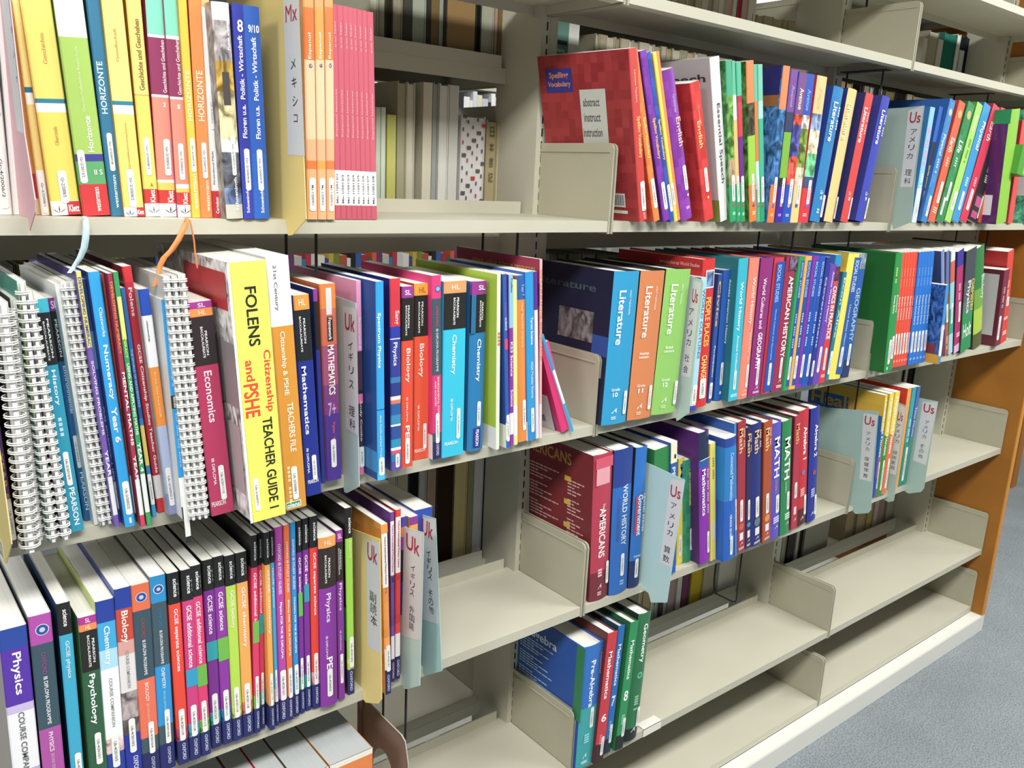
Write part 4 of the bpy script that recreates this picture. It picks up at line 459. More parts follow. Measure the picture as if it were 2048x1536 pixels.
-.652	-.008	C	.0131	.2703	.2	-.75	lime green school biology paperback left of the orange one	20	b4dc3c	.155:141416 .64:b4dc3c .80:b4dc3c .87:c8d848~photo 1:1c2468	D|science|.03|.12|.6|.34|f0f0f0;D|#|.03|.12|.85|.05|888;D|GCSE biology|.18|.38|.5|.42|fbe8f0;S|.70|.87|.5|.52;D|OXFORD|.885|.975|.55|.3|d0d4e8	wrap,px=Uk-4/2011/6
-.6381	-.0076	C	.0147	.2705	.2	-.67	light orange school chemistry paperback	20	f0a848	.155:141416 .64:f0a848 .80:f0a848 .87:d86858~photo 1:1c2468	D|science|.03|.12|.6|.34|f0f0f0;D|#|.03|.12|.85|.05|888;D|GCSE chemistry|.18|.50|.5|.42|fbe8f0;S|.70|.87|.5|.52;D|OXFORD|.885|.975|.55|.3|d0d4e8	wrap,px=Uk-4/2011/8
-.6143	-.008	C	.0085	.2897	.2	.47	slim crimson additional science book with a green block	20	e02c64	.155:141416 .64:e02c64 .80:e02c64 .87:70b440 1:1c2468	D|science|.03|.12|.6|.34|f0f0f0;D|#|.03|.12|.85|.05|888;D|GCSE additional science|.18|.50|.5|.42|fbe8f0;R|.42|.53|0|1|70b440;S|.70|.87|.5|.52;D|OXFORD|.885|.975|.55|.3|d0d4e8	wrap,px=Uk-4/2011/1
-.6059	-.0035	C	.0065	.289	.2	.5	slim crimson additional science book with a teal block	20	dc2c60	.155:141416 .64:dc2c60 .80:dc2c60 .87:18888c 1:1c2468	D|science|.03|.12|.6|.34|f0f0f0;D|#|.03|.12|.85|.05|888;D|GCSE additional science|.18|.50|.5|.42|fbe8f0;R|.40|.5|0|1|1c9ca0;S|.70|.87|.5|.52;D|OXFORD|.885|.975|.55|.3|d0d4e8	wrap,px=Uk-4/2011/2
-.6032	-.0139	C	.0072	.2925	.2	-.44	slim amber chemistry book in front of a white edge	20	f0a83c	.155:141416 .64:f0a83c .80:f0a83c .87:e8a060 1:1c2468	D|science|.03|.12|.6|.34|f0f0f0;D|#|.03|.12|.85|.05|888;D|GCSE chemistry|.18|.50|.5|.42|fbe8f0;S|.70|.87|.5|.52;D|OXFORD|.885|.975|.55|.3|d0d4e8	wrap,px=Uk-4/2011/7
-.5931	-.009	C	.0051	.2912	.2	-.55	slim sky blue physics book beside the magenta guide	20	30a8dc	.155:141416 .64:30a8dc .80:30a8dc .87:a8d0e0 1:1c2468	D|science|.03|.12|.6|.34|f0f0f0;D|#|.03|.12|.85|.05|888;D|GCSE physics|.18|.38|.5|.42|fbe8f0;S|.70|.87|.5|.52;D|OXFORD|.885|.975|.55|.3|d0d4e8	wrap,px=Uk-4/2013/3
-.5863	-.007	C	.0118	.293	.2	-.48	magenta physics study guide	21	b83cac	.87:b83cac 1:1c2468	D|OXFORD IB STUDY GUIDES|.08|.33|.5|.34|f0dcf0;D|Physics FOR THE IB DIPLOMA|.37|.66|.5|.34|fff;S|.72|.88|.55|.7;D|OXFORD|.89|.98|.5|.36|d0d4e8	px=Uk-4/2012/1
-.574	-.0075	C	.0082	.2936	.2	-.37	orange biology study guide	21	f06c24	.87:f06c24 1:1c2468	D|OXFORD IB STUDY GUIDES|.08|.33|.5|.34|f0dcf0;D|Biology FOR THE IB DIPLOMA|.37|.66|.5|.34|fff;S|.72|.88|.55|.7;D|OXFORD|.89|.98|.5|.36|d0d4e8	px=Uk-4/2012/2
-.5638	-.005	C	.0083	.2941	.2	-.48	blue chemistry study guide	21	0890d8	.87:0890d8 1:1c2468	D|OXFORD IB STUDY GUIDES|.08|.33|.5|.34|f0dcf0;D|Chemistry FOR THE IB DIPLOMA|.37|.66|.5|.34|fff;S|.72|.88|.55|.7;D|OXFORD|.89|.98|.5|.36|d0d4e8	px=Uk-4/2012/3
-.5535	-.0024	C	.0076	.2929	.2	-.46	narrow purple science book with a green label block, right of the blue guide	20	7c2498	.155:141416 .64:7c2498 .80:7c2498 .87:60a8a0 1:1c2468	D|science|.03|.12|.6|.34|f0f0f0;D|#|.03|.12|.85|.05|888;D|GCSE science|.18|.38|.5|.42|fbe8f0;R|.36|.48|.1|.9|60b848;S|.70|.87|.5|.52;D|OXFORD|.885|.975|.55|.3|d0d4e8	wrap,px=Uk-4/2012/4
-.5447	-.0015	C	.0093	.2941	.2	-.41	narrow purple science book with a teal label block, left of the red one	20	7c2498	.155:141416 .64:7c2498 .80:7c2498 .87:28a098 1:1c2468	D|science|.03|.12|.6|.34|f0f0f0;D|#|.03|.12|.85|.05|888;D|GCSE science|.18|.38|.5|.42|fbe8f0;R|.33|.42|.1|.9|1c98b0;S|.70|.87|.5|.52;D|OXFORD|.885|.975|.55|.3|d0d4e8	wrap,px=Uk-4/2012/5
-.5345	-.0029	C	.0117	.2951	.2	-.4	narrow red separate science book	20	ec3418	.155:141416 .64:ec3418 .80:ec3418 .87:e890a8~photo 1:1c2468	D|science|.03|.12|.6|.34|f0f0f0;D|#|.03|.12|.85|.05|888;D|GCSE separate science|.18|.50|.5|.42|fbe8f0;S|.70|.87|.5|.52;D|OXFORD|.885|.975|.55|.3|d0d4e8	wrap,px=Uk-4/2012/4
-.5236	-.0091	C	.0262	.2629	.2	-.52	wide purple higher physics textbook with an orange head	22	64208c	.06:f4a04c .29:2c1c14 1:8828a0	H|HL|.018|.045|.5|.4|fbe4c8;D|PEARSON|.12|.23|.55|.12|eee;D|BACCALAUREATE|.1|.26|.35|.11|eee;D|Physics|.32|.49|.45|.34|f0d8f4;D|IB DIPLOMA|.57|.7|.35|.12|ecd8f4;D|PE|.7|.77|.5|.34|fff;S|.77|.94|.5|.32	R,px=Uk-4/2009/2
-.4943	-.0047	C	.0106	.2664	.2	-.83	narrower purple standard physics textbook with a violet head	22	6c2480	.065:9c2c98 .29:2c1c14 1:882c9c	H|SL|.018|.045|.5|.6|f4dcf0;D|PEARSON|.11|.22|.6|.16|eee;D|BACCALAUREATE|.1|.25|.35|.16|eee;D|Physics|.3|.46|.45|.5|f0d8f4;D|IB DIPLOMA|.58|.7|.4|.18|ecd8f4;S|.72|.9|.5|.45	px=Uk-4/2007/1
-.4778	-.0012	C	.0116	.295	.2	-.91	lime green biology revision book with a black head left of the yellow card	22	141416	.155:141416 .8:a0dc38 .86:c0d850~photo 1:1c2468	D|science|.05|.13|.6|.36|f0f0f0;D|biology|.17|.26|.6|.4|e0f4b8;S|.68|.85|.6|.6;D|OXFORD|.87|.98|.5|.34|d0d4e8;cR|0|.4|.5|.52|202020;cR|0|.5|.52|.7|2c9c3c	ed=141416,px=Uk-4/2010/2
-.4322	-.033	C	.0094	.2736	.2	-2.21	orange checkered primary science reader numbered 2	23	f0a030~mosaic	.36:f4f0e8 .72:f0983c~mosaic .85:f4f0ec 1:1c2060	R|0|.05|0|1|f09830;D|Oxford International Primary Science|.07|.34|.5|.36|444;H|2|.36|.39|.5|.5|c87020;S|.7|.86|.6|.7;D|OXFORD|.88|.98|.5|.4|c8cce0	R,px=Uk-4/2014/1
-.4084	-.0091	C	.0062	.2767	.2	-1.15	violet checkered primary science reader numbered 5	23	6c44a8~mosaic	.05:6c44a0 .36:f0ecf4 .72:7048ac~mosaic .86:f0f0f4 1:1c2060	D|Oxford International Primary Science|.07|.34|.5|.5|6c4c9c;H|5|.37|.4|.5|.6|1c1c3c;D|OXFORD|.88|.98|.5|.5|c8cce0	px=Uk-4/2014/2
-.4	-.0069	C	.0089	.2774	.2	-.71	red checkered primary science reader numbered 6	23	e02c34~mosaic	.04:e83428 .36:f4ecec .72:e43030~mosaic .86:f4f0f0 1:1c2060	D|Oxford International Primary Science|.06|.33|.5|.5|a03c50;H|6|.37|.4|.5|.6|c02030;D|OXFORD|.88|.98|.5|.5|c8cce0	px=Uk-4/2014/3
-.3824	0	C	.0109	.2605	.2	-1.78	mathematics textbook with an orange and violet head between the cards	22	1c3c9c	.06:4c38a0 .12:e87c30 .2:9030a0 .4:181818 1:1c3c90		
-.3679	0	C	.0147	.257	.2	-1.57	studies textbook with a yellow band behind the two grey cards	22	d8b040	.05:8c3090 .12:f0a030 .35:181818 1:28488c		
-.36	.01	C	.0323	.2612	.2	0	blue textbook at the end of the lower left row	22	1c3c98	1:2448b0		
.0185	-.0005	C	.0465	.2859	.215	-2.93	crimson history book reading The AMERICANS, text cover facing left	24	7c1c24	.8:b8304c 1:782030	R|.02|.09|.05|.95|d8506c;R|.09|.2|.1|.8|e8a0ac;D|The|.33|.37|.55|.12|f8e0e4;D|AMERICANS|.36|.7|.5|.34|fbf0f0;S|.74|.9|.85|.14;D|#|.76|.84|.45|.22|f0c0c8;A|.885|.92|.45|.2|f0d0d4;D|#|.925|.97|.45|.2|e0b0b8;cT|AMERICANS|.28|.93|.045|.125|c8904c;L|.35|.9|.2|.75|d8a8a4;L|.08|.32|.22|.8|e0b0ac;cR|.28|.36|.2|.235|d8b030;cR|.28|.36|.36|.395|d8b030;cR|.28|.36|.52|.555|d8b030	hb,ed=f0f0ee
.0666	-.0029	C	.0483	.2875	.21	-2.89	blue history book reading WORLD HISTORY	24	141c2c	.25:1c3c94 1:1c68c0	D|WORLD HISTORY|.24|.66|.6|.26|d8e8f4;D|PATTERNS OF INTERACTION|.33|.62|.3|.12|5060a0;S|.72|.88|.6|.18;D|#|.89|.95|.6|.2|90b8e0	hb
.1187	-.002	C	.0305	.283	.21	-1.93	blue book reading UNITED STATES Government	24	141c2c	.8:1870c8 1:142c68	R|.34|.6|.15|.35|d03044;D|Government|.33|.62|.55|.4|fff;D|UNITED STATES|.33|.6|.88|.14|d8e8f8;H|Prager|.76|.785|.55|.6|d8e0f0;S|.79|.93|.55|.3	hb
.1799	0	C	.0437	.2714	.2	-4.18	green book behind the pale blue card	24	18743c	1:1c8440		
.2329	-.005	C	.0179	.2813	.2	-6.82	blue book with a cream head numbered 1	24	1c3c98	.15:f0ecc8 1:1c5cb4	H|1|.09|.12|.6|.3|333;D|PRE|.18|.3|.4|.5|e0e8f4	
.2774	.0163	C	.0186	.2331	.19	-6.08	narrow yellow mathematics workbook beside the card	24	c8a820	1:ecd840	D|M|.05|.2|.5|.5|2c70b0;S|.72|.92|.5|.45	px=Us-4/1998/2
.2951	.0129	C	.0313	.2281	.19	-8.11	green swirl-patterned mathematics book	24	187854	1:1c9464~mosaic	D|Math Fundamentals|.1|.45|.7|.3|d8e070;S|.68|.9|.75|.25	R
.3203	-.0119	C	.0302	.2911	.21	-9.28	purple book reading Mathematics with a blue band	24	5c1c74	.2:1c2c54 .26:1c5cb0 1:9020b4	R|.195|.2|0|1|eee;D|Mathematics|.27|.62|.35|.36|fff;D|#|.26|.62|.75|.12|e0c0f0;S|.76|.93|.75|.22	hb,R
.3532	-.0114	C	.0162	.2643	.19	-9.37	thin yellow booklet between the purple and blue mathematics books	24	d8c040	1:f0e060	D|#|.1|.3|.5|.3|b09030;R|.66|.82|.3|.75|e0d8e0	
.3714	-.0318	C	.0348	.2744	.215	-7.89	blue book reading Connected Mathematics, grade seven	24	1454b4	.07:1c48a8 .5:0c80d0 1:0c60c4	D|Connected Mathematics|.12|.5|.5|.3|c0dcf4;D|GRADE SEVEN|.62|.82|.5|.18|f0f4fa;S|.8|.96|.6|.24	R,wrap
.4183	-.0228	C	.0067	.3023	.215	-10.19	thin bright blue mathematics volume behind the grade seven book	24	0c50a8	1:0c90e0	S|.56|.8|.5|.6	
.4303	-.019	C	.0274	.2991	.205	-9.35	dark red Math volume	25	70141c	1:a82034	D|Math|.05|.23|.4|.45|f0c878;D|#|.04|.2|.75|.14|d8b0a0;S|.59|.76|.5|.34;C|.8|.5|.6|c86048;R|.85|.91|.3|.72|e8e8ee;A|.925|.945|.5|.3|eee;D|#|.955|.985|.5|.6|d0c8c8	hb
.4651	-.0151	C	.0192	.2815	.205	-9.27	navy Math volume with a butterfly	25	141038	1:241c5c	D|Math|.05|.23|.4|.45|f0c878;D|#|.04|.2|.75|.14|d8b0a0;S|.59|.76|.5|.34;C|.8|.5|.6|3c90d0;R|.85|.91|.3|.72|e8e8ee;A|.925|.945|.5|.3|eee;D|#|.955|.985|.5|.6|d0c8c8	hb
.4838	-.0183	C	.0337	.2859	.205	-9.85	royal blue Math volume	25	141c50	1:1c2c80	D|Math|.05|.23|.4|.45|f0c878;D|#|.04|.2|.75|.14|d8b0a0;S|.59|.76|.5|.34;C|.8|.5|.6|607880;R|.85|.91|.3|.72|e8e8ee;A|.925|.945|.5|.3|eee;D|#|.955|.985|.5|.6|d0c8c8	hb
.5238	-.0168	C	.0292	.2844	.205	-9.54	rust brown Math volume with a ring	25	7c3010	1:b04818	D|Math|.05|.23|.4|.45|f0c878;D|#|.04|.2|.75|.14|d8b0a0;S|.59|.76|.5|.34;C|.8|.5|.6|e89030;R|.85|.91|.3|.72|e8e8ee;A|.925|.945|.5|.3|eee;D|#|.955|.985|.5|.6|d0c8c8	hb
.554	-.0177	C	.0335	.2764	.205	-9.44	violet volume reading MATH	24	3c3c94	1:5c50c4	D|MATH|.12|.46|.45|.55|fff;D|COURSE 2|.48|.6|.4|.2|e09070;S|.62|.78|.6|.34;D|#|.79|.87|.5|.6|d8d4f4;A|.89|.915|.5|.3|eee	hb
.5901	-.0188	C	.0343	.2756	.205	-9.42	green volume reading MATH	24	18542c	1:208850	D|MATH|.14|.5|.45|.55|fff;D|COURSE 3|.52|.62|.4|.2|a0d8b0;S|.62|.78|.65|.26;D|#|.79|.87|.6|.5|c8ecd4;A|.89|.915|.6|.3|eee	hb
.6423	-.0099	C	.0236	.2781	.2	-8.64	narrow crimson Math volume between the green and red books	25	701c2c	1:b82444	D|Math|.07|.24|.5|.55|f0b050;S|.58|.72|.5|.4;R|.8|.87|.3|.7|f0d0d4;A|.9|.93|.5|.3|eee	hb
.6709	-.0081	C	.0381	.2863	.205	-10.08	red volume reading Algebra 1	24	5c1418	.85:cc2030 1:5c1c20	D|Algebra 1|.14|.42|.5|.42|fff;C|.53|.45|.35|9070a0;D|#|.65|.76|.4|.4|f0b0a8;S|.74|.92|.7|.22;A|.92|.95|.4|.3|eee	hb
.7137	-.0081	C	.035	.2848	.205	-9.29	dark blue volume reading Algebra 2	24	101848	1:24309c	D|Algebra 2|.14|.42|.5|.42|fff;C|.56|.5|.35|a05040;D|#|.68|.78|.4|.4|b0b8e8;S|.77|.95|.75|.22;A|.91|.94|.4|.3|eee	hb
1.0148	-.005	C	.0124	.273	.21	-4.15	front blue and yellow health book, its cover showing behind the card	26	1c70c0	.35:f0d040 .6:2c6cb8 .8:8c50b0 1:4c48b8	D|Health and Fitness|.05|.6|.5|.7|f4f4f0;S|.65|.92|.7|.4;cR|0|1|0|.1|e8b820;cR|0|.45|.1|.2|e0b020;cT|Health|.25|.95|.1|.22|f0a830	
1.0322	-.005	C	.02	.2734	.21	-2.72	middle yellow and green health book	26	e0b81c	.4:f0d83c 1:109030	D|Health and Fitness|.05|.6|.5|.6|f4f4f0;S|.65|.95|.6|.4	
1.0548	-.005	C	.0229	.2737	.21	-1.77	right yellow and orange health book	26	e0b81c	.4:f4d83c 1:e8702c	D|Health and Fitness|.05|.6|.5|.6|f4f4f0;S|.65|.95|.6|.4	
1.1313	0	C	.0185	.2727	.21	-2.34	red and orange book between the grey cards	26	dc2c18	1:f4a030		
1.1524	0	C	.0214	.2724	.21	-1.83	teal picture book right of the orange one	26	28708c~photo	.55:20a0a8 1:189074	D|#|.3|.55|.5|.3|c8ecec;S|.6|.95|.7|.5	
1.1765	0	C	.0163	.2718	.21	-1.28	purple and blue fitness book behind the last card	26	283870	.5:3868b8 1:2c9480	D|Time Fitness|.2|.5|.5|.6|e0d8f0	
.0024	-.012	D	.0503	.2586	.215	0	blue and teal volume reading Pre-Algebra, text cover facing left	27	1450a8	.5:2070c8 1:2ca4a8	D|McDougal Littell|.08|.25|.85|.1|c07080;D|Pre-Algebra|.12|.5|.45|.3|fff;S|.51|.68|.6|.17;D|#|.7|.8|.4|.25|90dcdc;A|.88|.92|.35|.2|e0f4f4;D|#|.93|.97|.35|.3|c0e8e8;cR|0|.1|0|.6|1c8050;cT|Pre-Algebra|.35|.98|.1|.19|dce8ec;L|.3|.85|.2|.62|b8d4f0	hb,ed=1c4ca0
.0676	-.019	D	.0257	.2751	.205	2.37	red volume reading Mathematics, numbered 6	27	5c1c1c	.85:d02838 1:3c1418	D|Mathematics|.14|.5|.45|.38|fff;H|6|.62|.68|.5|.5|fff;D|#|.76|.86|.4|.25|e88088;S|.8|.95|.65|.3	hb,ed=1c1c1c
.0967	-.0093	D	.018	.2738	.2	2.65	blue volume reading Mathematics, numbered 7	27	143c60	.88:1070c4 1:102c40	D|Mathematics|.14|.46|.45|.45|fff;H|7|.54|.62|.45|.55|fff;D|#|.72|.82|.4|.25|80b8e8;S|.77|.92|.65|.4	hb,ed=101c24
.1256	-.0156	D	.0226	.2759	.2	2.99	bright green volume reading Mathematics, numbered 8	27	0c6c38	.88:149454 1:101c18	D|Mathematics|.14|.44|.5|.4|fff;H|8|.53|.61|.5|.5|fff;D|#|.7|.82|.5|.4|80d0a0;S|.75|.9|.7|.35	hb,ed=101c18
.1737	-.0099	D	.0365	.2794	.205	2.23	dark green volume reading Geometry	27	142c1c	.9:1c7444 1:101c14	D|Geometry|.08|.38|.55|.4|fff;C|.48|.55|.4|60c098;C|.48|.55|.2|1c7444;D|#|.62|.76|.5|.3|90c8a8;S|.74|.9|.8|.2;A|.89|.93|.5|.3|eee	hb,ed=101c14
'''
# label, colour, x, outline (y, z), label strip, characters (text, y, z, height)
CARDS = [
('yellow card divider marked Mx, between the blue hardbacks and the orange primers', 'e2cd86', -0.5618, [(0.0534, 0.2721), (-0.0393, 0.2602), (-0.0565, 0.0042), (-0.0192, -0.0174), (-0.0065, -0.019), (-0.0, -0.0014), (0.0461, -0.0045)], [(-0.0039, 0.2621), (-0.0443, 0.2569), (-0.0558, 0.0756), (-0.0101, 0.0763)], [('Mx', -0.0254, 0.2325, 0.0179), ('メ', -0.0287, 0.1776, 0.0113), ('キ', -0.0307, 0.1573, 0.0114), ('シ', -0.0327, 0.1369, 0.0115), ('コ', -0.0333, 0.1175, 0.0089)]),
('pale pink card divider near the left end of the upper shelf', 'e3b6bf', -0.841, [(0.0794, 0.2207), (-0.0027, 0.2108), (-0.0198, 0.0823), (-0.0436, 0.0201), (-0.0384, 0.0078), (-0.0024, -0.013), (-0.0005, -0.0), (0.0227, 0.0005)], [(0.0382, 0.2157), (-0.0002, 0.2111), (-0.0198, 0.0823), (0.0147, 0.0855)], [('リ', -0.0024, 0.1794, 0.0055), ('シ', -0.004, 0.1564, 0.0057), ('ア', -0.0082, 0.1331, 0.0058)]),
('grey-green card divider marked Uk, between the MATHEMATICS paperback and the pink physics workbook', 'b4c8c6', -0.4833, [(0.0231, -0.1013), (-0.0327, -0.1028), (-0.0434, -0.3487), (-0.0086, -0.3694), (-0.0014, -0.3702), (0.0029, -0.3526)], [(0.0009, -0.1115), (-0.0353, -0.1095), (-0.043, -0.2781), (-0.0072, -0.2778)], [('Uk', -0.0182, -0.1304, 0.0224), ('イ', -0.0196, -0.1606, 0.0107), ('ギ', -0.0209, -0.175, 0.0107), ('リ', -0.0223, -0.1929, 0.0108), ('ス', -0.0224, -0.2125, 0.0109), ('理', -0.0238, -0.2485, 0.0132), ('科', -0.0253, -0.2661, 0.0133)]),
('yellow card divider at the left end of the middle shelf', 'e0cd8c', -0.8921, [(0.0271, -0.1922), (-0.0312, -0.1786), (-0.0614, -0.3235), (-0.0077, -0.3668), (0.0065, -0.3707), (0.0182, -0.3581)], [(-0.0133, -0.1987), (-0.0275, -0.1952), (-0.009, -0.2377), (0.0058, -0.2419)], []),
('yellow card divider marked Uk with black characters, on the lower left shelf', 'e8d48c', -0.4513, [(0.0331, -0.4454), (-0.0438, -0.4321), (-0.0538, -0.6776), (-0.0455, -0.6896), (-0.0076, -0.7091), (-0.0016, -0.7074), (0.0, -0.6989), (0.0261, -0.6978)], [(-0.0064, -0.4462), (-0.0439, -0.4373), (-0.0511, -0.6056), (-0.0133, -0.6131)], [('Uk', -0.0249, -0.4613, 0.0258), ('副', -0.0273, -0.5275, 0.0156), ('読', -0.029, -0.5448, 0.0156), ('本', -0.0306, -0.563, 0.0157)]),
('nearer of two grey-green card dividers marked Uk at the end of the lower left row', 'b8d0cc', -0.385, [(0.0114, -0.4474), (-0.0532, -0.4348), (-0.0518, -0.6815), (-0.0176, -0.706), (-0.0076, -0.7105), (-0.0, -0.7015)], [(-0.0026, -0.4463), (-0.0519, -0.436), (-0.0518, -0.6067), (-0.0007, -0.6239)], [('Uk', -0.0264, -0.4635, 0.0249), ('イ', -0.0276, -0.5002, 0.0101), ('ギ', -0.0281, -0.5128, 0.0101), ('リ', -0.0272, -0.5269, 0.0102), ('ス', -0.0263, -0.5402, 0.0102), ('外', -0.0272, -0.5675, 0.0116), ('国', -0.0276, -0.5812, 0.0117), ('語', -0.0267, -0.5948, 0.0117)]),
('farther of two grey-green card dividers marked Uk at the end of the lower left row', 'a8c4c0', -0.3456, [(0.035, -0.4429), (-0.0244, -0.4325), (-0.0518, -0.6714), (-0.0087, -0.7018), (-0.0031, -0.7039), (0.0014, -0.6992)], [(0.0167, -0.4438), (-0.0237, -0.4336), (-0.0416, -0.5975), (0.0034, -0.6104)], [('Uk', -0.0045, -0.4565, 0.0255), ('イ', -0.0087, -0.4939, 0.0103), ('ギ', -0.0106, -0.5054, 0.0103), ('リ', -0.0125, -0.5186, 0.0104), ('ス', -0.0143, -0.5302, 0.0104), ('そ', -0.0168, -0.5566, 0.0111), ('の', -0.0187, -0.5699, 0.0112), ('他', -0.0206, -0.5825, 0.0112)]),
('grey-green card divider marked Us, between the green literature volume and the social studies books', 'b8ccc4', 0.2117, [(-0.0081, -0.0968), (-0.0302, -0.1004), (-0.033, -0.1055), (-0.0293, -0.3473), (-0.0076, -0.3664), (-0.0019, -0.3698), (0.0005, -0.3605)], [(-0.0111, -0.1027), (-0.0286, -0.106), (-0.0248, -0.2815), (-0.0024, -0.2825)], [('Us', -0.018, -0.1308, 0.025), ('ア', -0.013, -0.1602, 0.0122), ('メ', -0.0133, -0.18, 0.0123), ('リ', -0.0131, -0.1994, 0.0124), ('カ', -0.013, -0.2162, 0.0124), ('社', -0.0128, -0.2458, 0.014), ('会', -0.0125, -0.267, 0.0141)]),
('large pale blue card divider marked Us hanging over the lower middle shelf', 'b6d4d4', 0.1564, [(0.0136, -0.4469), (-0.0789, -0.4526), (-0.0653, -0.701), (-0.027, -0.718), (-0.0218, -0.7066), (-0.0187, -0.7016), (0.0052, -0.6971)], [(-0.0469, -0.4607), (-0.079, -0.4535), (-0.068, -0.6303), (-0.0388, -0.6278)], [('Us', -0.0612, -0.4813, 0.0224), ('ア', -0.0598, -0.5091, 0.0113), ('メ', -0.0585, -0.5288, 0.0113), ('リ', -0.057, -0.547, 0.0114), ('カ', -0.057, -0.5623, 0.0114), ('算', -0.0544, -0.5974, 0.0139), ('数', -0.0541, -0.6157, 0.0139)]),
('grey-green card divider marked Us on the upper right shelf', 'a8bcb2', 0.9109, [(0.0199, 0.2516), (-0.0338, 0.2552), (-0.0369, 0.1182), (-0.0448, 0.0048), (-0.0046, -0.0148), (0.0, -0.0005)], [(0.0006, 0.2457), (-0.0327, 0.2553), (-0.0349, 0.0812), (-0.0073, 0.0802)], [('Us', -0.0177, 0.2304, 0.0234), ('ア', -0.0193, 0.1996, 0.012), ('メ', -0.0185, 0.1836, 0.012), ('リ', -0.0189, 0.1664, 0.012), ('カ', -0.0184, 0.1481, 0.0121), ('理', -0.0207, 0.1124, 0.013), ('科', -0.0214, 0.0939, 0.013)]),
('left grey-green card divider marked Us in the group by the health books', 'a4beb8', 0.9117, [(0.0972, -0.4624), (-0.0354, -0.4402), (-0.0541, -0.6845), (-0.0491, -0.694), (-0.017, -0.7078), (-0.0112, -0.7046), (-0.0076, -0.6899), (0.0042, -0.6913)], [(0.0003, -0.4527), (-0.035, -0.449), (-0.0446, -0.6145), (-0.0138, -0.6168)], [('Us', -0.0182, -0.4681, 0.0217), ('ア', -0.0192, -0.4999, 0.0087), ('メ', -0.0203, -0.5122, 0.0087), ('リ', -0.0212, -0.5246, 0.0087), ('カ', -0.0224, -0.5371, 0.0088), ('保', -0.0249, -0.5619, 0.0103), ('健', -0.0257, -0.5756, 0.0103), ('体', -0.0274, -0.5891, 0.0103), ('育', -0.0275, -0.6039, 0.0103)]),
('middle grey-green card divider marked Us, mostly hidden between the health books', 'a8bcb4', 1.1011, [(0.0137, -0.4533), (-0.0107, -0.458), (-0.0177, -0.7121), (-0.013, -0.7164), (-0.0028, -0.7213), (0.0002, -0.7195)], [(0.0091, -0.4575), (-0.0101, -0.4622), (-0.0123, -0.6433), (0.0053, -0.6433)], [('Us', 0.0002, -0.4886, 0.0231), ('ア', 0.0014, -0.5143, 0.0093), ('メ', 0.0007, -0.5275, 0.0093), ('リ', -0.0001, -0.5408, 0.0093), ('カ', -0.0009, -0.5541, 0.0093), ('技', -0.0017, -0.585, 0.0104), ('術', -0.0012, -0.5988, 0.0104), ('家', -0.0007, -0.6126, 0.0105), ('庭', -0.0008, -0.6263, 0.0105)]),
('right grey-green card divider marked Us at the end of the lower right row', 'a8c0b8', 1.2003, [(-0.0041, -0.4526), (-0.0432, -0.4515), (-0.0451, -0.6899), (-0.039, -0.7018), (-0.0072, -0.7165), (0.0, -0.7145), (0.0084, -0.7144)], [(-0.0053, -0.4605), (-0.0434, -0.4528), (-0.0402, -0.6264), (-0.0046, -0.623)], [('Us', -0.0241, -0.4755, 0.0234), ('ア', -0.0249, -0.5128, 0.0094), ('メ', -0.0238, -0.5254, 0.0095), ('リ', -0.0232, -0.5379, 0.0095), ('カ', -0.0237, -0.5515, 0.0095), ('そ', -0.0222, -0.5781, 0.0106), ('の', -0.0226, -0.5919, 0.0106), ('他', -0.0222, -0.6059, 0.0106)])]
RIB = [[(-0.7891, -0.004, 0.0021), (-0.7897, -0.01, -0.0012), (-0.7907, -0.014, -0.0086), (-0.7918, -0.014, -0.019), (-0.7935, -0.012, -0.0296), (-0.7977, -0.01, -0.0402), (-0.8026, -0.008, -0.0481), (-0.8089, -0.008, -0.0563)], [(-0.683, -0.004, 0.0012), (-0.6865, -0.012, -0.0033), (-0.6909, -0.016, -0.0102), (-0.6981, -0.018, -0.0222), (-0.7057, -0.018, -0.0331), (-0.7142, -0.018, -0.0412), (-0.7183, -0.016, -0.0496), (-0.7203, -0.016, -0.0578), (-0.7259, -0.016, -0.0726)], [(-0.6805, -0.006, -0.0009), (-0.6802, -0.012, -0.0116), (-0.6792, -0.014, -0.0255), (-0.6787, -0.014, -0.0396), (-0.677, -0.014, -0.0544)]]
